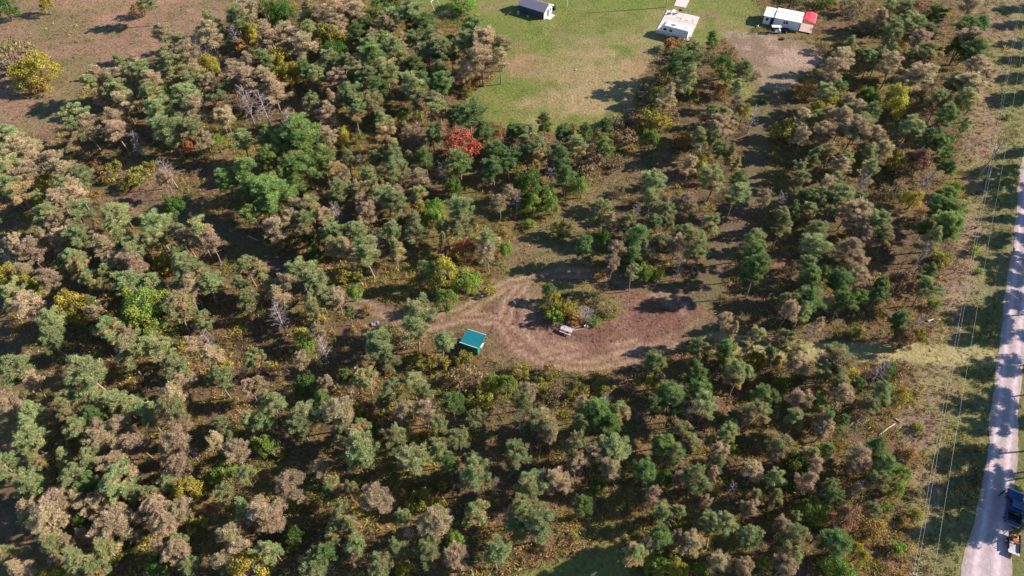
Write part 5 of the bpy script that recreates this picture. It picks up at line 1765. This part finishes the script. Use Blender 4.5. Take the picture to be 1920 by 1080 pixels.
B 30.4 50.5 0.77 5.6
B 9.4 50.4 0.83 5.8
K -36.8 50.4 1.67 2.3
G 32.9 50.4 1.35 7.0
L 34.4 50.3 1.13 1.7
G -7.9 50.1 1.45 7.3
B -26.3 50.0 1.03 6.3
G -16.9 49.8 1.44 7.3
M 26.8 49.7 1.34 7.0
L -38.0 49.7 1.98 6.6
B -44.7 49.6 1.23 6.8
B -56.3 49.4 1.65 7.8
O 62.1 49.3 1.40 1.9
G -72.0 49.2 1.85 8.3
B -61.8 49.2 1.85 8.3
B -49.8 48.8 2.06 8.7
D 47.2 48.8 1.14 6.5
M 40.2 48.7 1.72 7.9
E 23.1 48.7 1.53 7.5
T -48.6 48.6 1.02 6.0
B -58.7 48.5 1.43 7.2
B 30.8 48.3 1.14 6.5
D 54.5 48.3 1.91 8.4
G 14.6 48.2 2.05 8.7
B 39.2 48.1 1.14 6.5
G -67.7 48.1 1.22 6.7
B -51.9 48.1 1.22 6.7
M 9.3 47.9 1.63 7.7
B 11.9 47.7 1.42 7.2
B -41.1 47.5 1.83 8.2
G -10.9 47.5 1.63 7.7
K 54.7 47.4 1.87 2.5
M 44.9 47.4 1.52 7.4
G 1.0 47.1 1.83 8.2
G -62.9 47.1 1.62 7.7
M -70.5 46.8 1.21 6.7
G -5.1 46.8 1.21 6.7
G -22.3 46.7 2.24 9.2
M 24.1 46.7 1.51 7.4
G -14.3 46.7 2.03 8.7
G 30.7 46.4 1.13 6.5
B 51.2 46.4 1.70 7.9
B 9.4 46.2 1.41 7.2
V 42.4 46.2 2.34 7.5
D -9.0 46.0 1.41 7.2
D 54.7 45.7 1.69 7.9
B 44.4 45.6 1.31 6.9
B -57.9 45.6 1.61 7.7
B -49.1 45.4 1.81 8.1
L 58.0 45.4 1.65 5.7
B -28.5 45.3 1.20 6.7
M -4.3 45.3 1.20 6.7
T 4.5 45.1 1.00 5.9
L -23.4 45.1 0.82 1.3
B 14.8 45.1 1.49 7.4
G -14.1 45.0 1.00 6.2
L -42.7 45.0 2.20 7.1
L -44.9 44.9 1.37 5.0
V 22.8 44.9 1.39 5.1
G -73.0 44.9 2.21 9.1
B -56.0 44.9 1.20 6.7
B 35.6 44.6 1.49 7.4
Y -10.5 44.5 0.81 1.3
D 19.6 44.4 1.49 7.4
G -39.1 44.3 1.39 7.1
B 24.4 44.1 0.92 6.0
B 29.3 44.1 0.92 6.0
G 2.1 43.6 1.79 8.1
T -2.5 43.5 0.99 5.9
V 12.6 43.5 1.38 5.0
G 37.9 43.4 1.48 7.3
K 61.0 43.4 1.03 1.5
B 6.3 43.4 1.79 8.1
K 51.0 43.4 1.83 2.5
G 26.5 43.3 1.85 8.2
L 57.0 43.3 1.36 5.0
G -5.7 43.3 2.19 9.0
G -49.6 43.2 1.19 6.6
M 53.4 43.2 1.48 7.3
G -63.0 43.2 1.78 8.1
G 46.0 43.0 0.92 6.0
B 42.8 43.0 1.47 7.3
B 7.6 43.0 0.99 6.2
G -71.4 43.0 1.78 8.1
M -25.8 42.9 1.58 7.6
T 50.7 42.8 1.10 6.2
D -61.1 42.5 1.38 7.1
Y -47.5 42.4 2.44 7.7
T 32.0 42.2 1.10 6.2
G -56.2 42.1 2.17 9.0
M -23.6 42.0 1.18 6.6
B -32.0 41.9 2.17 9.0
G -68.7 41.7 1.57 7.6
M -51.6 41.6 1.17 6.6
L -31.8 41.5 1.07 1.7
G -54.3 41.5 1.37 7.1
G -40.9 41.5 1.37 7.1
B -62.2 41.3 1.37 7.1
M 2.8 41.2 1.76 8.0
N -29.2 41.1 0.90 1.4
S -12.9 41.1 2.67 3.5
M 37.9 41.1 1.09 6.4
B 20.2 41.0 1.45 7.3
B 27.8 40.8 0.91 6.0
M 34.8 40.8 1.45 7.3
D 45.5 40.7 1.27 6.8
B -65.2 40.7 1.56 7.5
L 55.2 40.7 1.19 1.9
B -19.2 40.3 1.85 8.2
K 14.9 40.1 1.00 1.5
D 9.9 40.0 1.26 6.8
Y 59.4 39.9 1.06 1.6
K 17.0 39.8 0.67 1.0
B -58.7 39.6 1.55 7.5
L 43.4 39.6 2.12 6.9
O -6.4 39.5 1.05 1.5
B -63.3 39.3 1.35 7.0
B -68.7 39.1 1.35 7.0
B 33.6 39.1 1.08 6.4
M 23.3 39.1 0.90 5.9
B -49.4 39.0 1.74 8.0
M 51.1 38.9 1.07 6.4
M -4.8 38.9 1.93 8.4
B -55.4 38.9 1.15 6.6
G -37.8 38.8 1.54 7.5
M 1.1 38.8 1.54 7.5
O 57.4 38.7 1.05 1.5
G 21.4 38.6 1.25 6.8
G 40.1 38.6 0.71 5.5
B -46.9 38.4 1.54 7.5
V -61.1 38.4 1.78 6.0
N 47.2 38.4 2.45 7.7
S -45.5 38.2 1.57 2.2
G -15.2 38.0 0.95 6.1
G -23.9 38.0 1.53 7.5
M -67.8 37.9 1.15 6.5
B -0.4 37.9 1.15 6.5
T -52.3 37.8 1.34 6.8
B -34.4 37.8 1.91 8.4
B -33.2 37.5 1.53 7.5
O 51.0 37.2 2.34 3.1
G 30.4 37.2 1.42 7.2
B -36.4 37.0 1.33 7.0
B 37.8 36.8 1.06 6.3
B -47.7 36.7 1.52 7.4
G 27.4 36.6 1.41 7.2
M -22.5 36.5 1.52 7.4
B -64.1 36.5 2.09 8.8
M 0.9 36.4 1.71 7.9
B -10.4 36.3 1.90 8.3
T -14.5 36.2 0.94 5.7
B -55.0 36.1 2.08 8.8
G 3.1 36.1 2.47 9.7
V -30.3 35.8 1.97 6.5
B -52.7 35.7 0.75 5.6
M -24.9 35.7 1.13 6.5
B -59.3 35.5 1.13 6.5
K 4.9 35.4 1.08 1.6
V -54.2 35.3 1.30 2.0
L -8.1 35.2 2.06 6.8
B -38.6 35.2 1.88 8.3
M 39.1 35.1 1.93 8.4
B 23.1 35.1 0.87 5.9
D 20.3 35.0 1.57 7.6
M -46.1 34.9 1.12 6.5
L 54.8 34.8 1.28 2.0
B 24.6 34.6 1.57 7.6
G 32.4 34.6 1.57 7.6
D 43.8 34.4 1.92 8.4
B 18.5 34.1 1.04 6.3
G -21.6 34.0 1.49 7.4
G -15.8 33.8 1.49 7.4
M -55.5 33.7 1.67 7.8
B -60.4 33.7 1.11 6.5
Y -56.1 33.7 1.27 2.0
B -37.4 33.5 1.30 6.9
G -32.5 33.5 1.67 7.8
B -47.8 33.5 1.11 6.5
M -61.5 33.4 2.05 8.7
Y 47.7 33.3 1.78 6.1
B -45.3 33.2 1.30 6.9
M -11.3 33.0 1.67 7.8
M -67.7 32.8 1.66 7.8
B -21.6 32.7 0.92 6.0
M 16.5 32.7 1.55 7.5
Y 35.2 32.6 1.26 2.0
L 43.9 32.6 1.26 2.0
D -25.5 32.5 1.48 7.3
G -2.2 32.5 1.48 7.3
M 37.8 32.3 1.55 7.5
L 19.8 32.3 1.77 6.0
B -8.1 32.2 1.47 7.3
V -48.8 32.1 1.71 5.9
B -62.0 32.1 1.10 6.4
B -38.8 31.9 1.28 6.9
B 27.7 31.6 1.54 7.5
Y 22.3 31.6 1.76 6.0
Y -14.7 31.5 1.51 5.4
L 26.1 31.3 1.51 5.4
B 36.4 31.2 1.36 7.1
G -43.7 31.2 1.09 6.4
G -26.3 31.0 1.64 7.7
B 31.2 31.0 1.36 7.1
G -57.9 31.0 2.01 8.6
B -66.0 31.0 1.46 7.3
Y -35.4 31.0 3.02 9.1
L 44.6 30.8 2.26 7.2
Y -61.7 30.6 2.00 6.6
G -17.7 30.5 1.64 7.7
M -55.0 30.2 1.63 7.7
"""
MARKS = [  # things one can find in the picture, to say which tree is meant
    ("teal-roofed shelter", -6.8, 70.5), ("picnic table", 9.7, 73.7), ("white camper", 44.5, 174.9), ("purple-roofed shed", 6, 185),
    ("white house", 75, 179), ("wooden utility pole", 101.7, 115.6), ("blue pickup", 74.2, 40.4), ("fallen pale log", 60.3, 54.2),
    ("metal swing set", -22, 188), ("bottom grass patch", 8, 33), ("top left meadow", -95, 165), ("grass lane", 60, 69),
    ("pinkish dirt yard", 72, 163), ("lawn's lower end", 10, 139)]
EXTRA_MARKS = [   # trees with a label of their own: position, label, how other labels call them
    (-14.5, 130, 'R', "scarlet leafy tree glowing among dark pines below the lawn", "scarlet tree"),
    (-9.5, 92, 'R', "small red leafy tree beside a green and tan pine above the clearing", "small red tree"),
    (-62, 75, 'L', "largest bright green leafy tree, rounded, among tan pines at the left", "largest bright green tree"),
    (-37, 32, 'Y', "golden yellow leafy tree cut by the bottom edge", "golden tree"),
    (-124, 152, 'K', "wide olive tan shrub cut by the left edge in the meadow", "wide meadow shrub"),
    (-12.5, 82, 'L', "round bright green bush above the teal-roofed shelter", "round bright green bush"),
    (-42, 75, 'T', "large lilac grey bare tree left of the clearing's track", "lilac grey bare tree"),
    (69, 85, 'N', "wide russet tree with dark bare limbs near the power line verge", "wide russet tree"),
    (110, 183, 'N', "rusty brown oak-like tree at the top edge right of the house", "rusty brown tree"),
    (46, 41, 'L', "vivid green leafy tree low right among dull brown pines", "vivid green tree"),
    (-9.3, 37, 'L', "glossy bright green leafy tree near the bottom centre", "glossy green tree"),
    (-83, 118, 'T', "bare grey tree standing over the shaded glade at the left", "glade's bare tree"),
    (23.9, 133.7, 'K', "round tan bush at the lower right corner of the lawn", "round tan bush"),
    (16, 77, 'T', "pale bare tree on the shrub island of the clearing", "island's bare tree"),
    (-78.6, 77.5, 'Y', "yellow green leafy tree beside pink tan pines at the left", "yellow green tree"),
    (-47.9, 103.6, 'E', "largest bright green pine, at the front of the green clump", "largest bright green pine"),
    (22, 92, 'D', "glossy dark green pine in the middle of the trees above the clearing", "glossy dark pine"),
    (24.6, 56.7, 'D', "broad dark green pine in shade below the clearing's right end", "broad shaded pine"),
]
ORD = ["nearest", "second nearest", "third nearest", "fourth nearest", "fifth nearest", "sixth nearest", "seventh nearest", "eighth nearest", "ninth nearest", "tenth nearest", "eleventh nearest", "twelfth nearest", "thirteenth nearest", "fourteenth nearest", "fifteenth nearest", "sixteenth nearest", "seventeenth nearest", "eighteenth nearest"]
class Tree: pass
ALL = []
for ln in TREES.strip().split("\n"):
    k, x, y, r_, h_ = ln.split()
    t = Tree(); t.k, t.x, t.y, t.r, t.h = k, float(x), float(y), float(r_), float(h_); t.label = None; t.off = False
    ALL.append(t)
for (mx, my, k, lab, call) in EXTRA_MARKS:
    best = min((t for t in ALL if t.k == k and t.label is None), key=lambda t: math.hypot(t.x-mx, t.y-my) - 1.2*t.r)
    best.label = lab
    MARKS.append((call, best.x, best.y))
# trees just outside the picture on the far side of the road, whose shadows cross it
OFF = [("D", 83.5, 40.8, 2.6, 12.2), ("D", 82.0, 46.5, 2.2, 10.8), ("D", 81.3, 39.6, 2.45, 12), ("G", 84.1, 43.9, 2.45, 12), ("G", 86.5, 47.9, 2.20, 11), ("D", 89.0, 51.7, 2.58, 12.5), ("M", 92.6, 57.6, 2.45, 12), ("G", 92.9, 61.6, 2.45, 12), ("D", 97.5, 67.7, 2.33, 11.5), ("G", 101.8, 74.8, 2.70, 13), ("G", 103.1, 78.8, 2.58, 12.5), ("D", 107.6, 82.9, 2.33, 11.5), ("M", 110.8, 88.3, 2.58, 12.5), ("G", 111.6, 92.9, 2.45, 12), ("D", 115.4, 98.7, 2.58, 12.5), ("G", 117.1, 103.9, 2.45, 12), ("G", 119.6, 109.5, 2.58, 12.5), ("D", 120.2, 115.1, 2.70, 13), ("M", 122.2, 119.7, 2.58, 12.5), ("G", 131.0, 126.2, 2.70, 13), ("D", 139.5, 146.3, 2.70, 13), ("G", 144.6, 155.4, 2.70, 13), ("G", 148.7, 163.8, 2.70, 13), ("D", 152.6, 171.5, 2.70, 13), ("M", 155.0, 181.0, 2.70, 13), ("G", 161.6, 189.7, 2.70, 13), ("M", 30, 22, 2.2, 10.2), ("G", 22, 19, 2.4, 10.6), ("B", 38, 21, 2.2, 10.0)]
OFF.sort(key=lambda t: math.hypot(t[1]-74.5, t[2]-40.4))
for i, (k, x, y, r_, h_) in enumerate(OFF):
    t = Tree(); t.k, t.x, t.y, t.r, t.h = k, x, y, r_, h_; t.off = True
    t.label = "%s %s just outside the picture, %s from the %s" % ("tall" if h_ > 11 else "mid-sized", SPEC[k][2], ["first","second","third","fourth","fifth","sixth","seventh","eighth","ninth","tenth","eleventh","twelfth","thirteenth","fourteenth","fifteenth","sixteenth","seventeenth","eighteenth","nineteenth","twentieth","twenty-first","twenty-second","twenty-third","twenty-fourth","twenty-fifth","twenty-sixth","twenty-seventh","twenty-eighth","twenty-ninth","thirtieth","thirty-first"][i], "blue pickup")
    ALL.append(t)
for t in ALL:
    t.form = 'pine' if t.k in 'GDEMB' else 'bare' if t.k == 'T' else 'leafy' if (t.k in 'LVYRN' and t.h > 4.4) else 'shrub'
    t.name, t.cat, t.look = SMALL[t.k] if (t.form == 'shrub' and t.k in SMALL) else SPEC[t.k]
    if t.form == 'shrub': t.size = "low" if t.r < 1.1 else "wide" if t.r > 1.9 else ""
    else: t.size = "small" if t.r < 1.45 else "large" if t.r > 2.25 else ""
buckets = {}
for t in ALL:
    if t.label: continue
    name, mx, my = min(MARKS, key=lambda m: math.hypot(t.x-m[1], (t.y-m[2])))
    dx, dy = t.x-mx, t.y-my
    side = ("right of" if dx > 0 else "left of") if abs(dx) > abs(dy) else ("above" if dy > 0 else "below")
    t.md = math.hypot(dx, dy)
    buckets.setdefault((t.size, t.look, side, name), []).append(t)
for (size, look, side, name), ts in buckets.items():
    ts.sort(key=lambda t: t.md)
    for i, t in enumerate(ts):
        t.label = ("%s %s, %s %s the %s" % (size, look, ORD[min(i, 17)] + (" such one" if i else ""), side, name)).strip()
BASE = {'pine': (2.2, 10.0), 'leafy': (2.4, 7.0), 'bare': (2.1, 8.0), 'shrub': (1.5, 1.9)}
PARTN = {'pine': ("trunk", "crown"), 'leafy': ("trunk", "crown"), 'bare': ("trunk", "branches"), 'shrub': ("stems", "foliage")}
for i, t in enumerate(ALL):
    a, b = library(t.k, t.form, rnd.randrange(NVAR if t.form in ('pine', 'shrub') else 4))
    br, bh = BASE[t.form]
    e = empty(t.name, (t.x, t.y, 0), rnd.uniform(0, 6.283), t.label, t.cat, GROUPS[t.cat])
    j = rnd.uniform(.92, 1.1)
    q = rnd.uniform(.86, 1.12) if t.form != 'shrub' else 1.0
    e.scale = (t.r/br*j*q, t.r/br/j*q, t.h/bh*rnd.uniform(.9, 1.1))
    new_obj(PARTN[t.form][0], a, e); new_obj(PARTN[t.form][1], b, e)

# ------------------------------------------------------------------ undergrowth and grass
def scatter(n, seed):
    r = np.random.RandomState(seed)
    y = r.uniform(18, 225, n); half = 44 + y*0.62
    x = r.uniform(-1, 1, n)*half
    return x, y, r
def free(x, y, S):
    """keep plants off roads, pads and buildings"""
    k = S['ROAD'] < -0.5
    for (cx, cy, rad) in ((-6.8,70.5,2.0),(9.7,73.7,1.2),(45,179,8.5),(6.5,185.6,5.2),(76,179,6.5),(74.5,40.4,2.8),(72.2,36,2.2)):
        k &= np.hypot(x-cx, y-cy) > rad
    return k
PAL = np.array([(0.120,0.150,0.035),(0.240,0.205,0.045),(0.290,0.165,0.060),(0.150,0.170,0.040),(0.300,0.220,0.100),(0.330,0.270,0.050),(0.200,0.120,0.065),(0.140,0.110,0.060)])
def undergrowth():
    x, y, r = scatter(95000, 3); S = surfaces(x, y)
    open_ = np.maximum.reduce([S['LAWN'], S['LAWN2'], S['LAWN3'], S['YARD'], S['CLEAR'], S['TRACK'], S['LANE'], S['GRASSLANE'], S['NORTH']*.8, S['MEADOW']*.97, S['GLADE']*.8, S['VERGE']*.5])
    dens = 0.35 + 0.65*sstep(.40, .62, fbm(x, y, 6, 201))
    k = free(x, y, S) & (r.rand(len(x)) < (1-open_)*dens)
    x, y = x[k], y[k]; n = len(x)
    a = fbm(x, y, 9, 211); b = fbm(x, y, 4, 221)
    pick = np.clip(((a-.28)/.46*len(PAL)).astype(int) + r.randint(-1, 2, n), 0, len(PAL)-1)
    base = PAL[pick]*1.3*r.uniform(.75, 1.3, (n, 1))
    hgt = r.uniform(.25, .65, n)*(0.7+1.1*b)
    hgt = hgt*np.where(r.rand(n) < .12, r.uniform(1.4, 2.4, n), 1)
    B = 12
    c = np.repeat(np.stack([x, y, np.zeros(n)], 1), B, 0) + np.concatenate([r.normal(size=(n*B, 2))*.26, np.zeros((n*B, 1))], 1)
    c[:, 2] = r.uniform(.0, .5, n*B)*np.repeat(hgt, B)
    d = unit(np.concatenate([r.normal(size=(n*B, 2))*.75, r.uniform(.25, 1.1, (n*B, 1))], 1))
    v, f = blades(c, d, np.repeat(hgt, B)*r.uniform(.5, 1, n*B), r.uniform(.06, .15, n*B), r)
    o = new_obj("undergrowth", np_mesh("undergrowth", v, f, M_UNDER, np.repeat(np.repeat(base, B, 0)*r.uniform(.75, 1.25, (n*B, 1)), 3, 0)))
    tag(o, "low olive and rusty undergrowth covering the floor of the wood", "undergrowth", kind="stuff")
undergrowth()
def grass(name, seed, count, weight, label, hmul=1.0, cmul=1.0):
    x, y, r = scatter(count, seed); S = surfaces(x, y)
    k = free(x, y, S) & (r.rand(len(x)) < weight(x, y, S))
    x, y = x[k], y[k]; n = len(x)
    for key in S: S[key] = S[key][k]
    base = ground_colour(x, y, S)*cmul*r.uniform(.8, 1.35, (n, 1))
    B = 5
    c = np.repeat(np.stack([x, y, np.zeros(n)], 1), B, 0) + np.concatenate([r.normal(size=(n*B, 2))*.14, np.zeros((n*B, 1))], 1)
    d = unit(np.concatenate([r.normal(size=(n*B, 2))*.55, np.ones((n*B, 1))], 1))
    v, f = blades(c, d, r.uniform(.14, .34, n*B)*hmul, r.uniform(.07, .15, n*B), r)
    tag(new_obj(name, np_mesh(name, v, f, M_UNDER, np.repeat(np.repeat(base, B, 0), 3, 0))), label, "grass", kind="stuff")
grass("dry_meadow_grass", 21, 90000, lambda x, y, S: np.maximum(S['MEADOW'], S['GLADE'])*.8*(fbm(x, y, 3, 61) > .38), "dry brown grass tufts of the meadow and glade")
grass("verge_weeds", 22, 110000, lambda x, y, S: np.clip(S['VERGE']+sstep(-7,-4,S['ROAD'])*.6, 0, 1)*sstep(.36,.58,fbm(x, y, 2.4, 67))*.9, "brown and yellowish weeds along the road verge", 1.2)
grass("clearing_grass", 23, 60000, lambda x, y, S: np.maximum(S['CLEAR'], S['NORTH'])*(1-.75*S['TRACK'])*.8*(fbm(x, y, 2, 63) > .42), "short reddish grass tufts of the clearing", .8)
grass("lawn_grass", 24, 110000, lambda x, y, S: np.maximum.reduce([S['LAWN'], S['LAWN2'], S['LAWN3']])*.6*(fbm(x, y, 3, 65) > .45), "short green grass tufts of the lawn", .5)
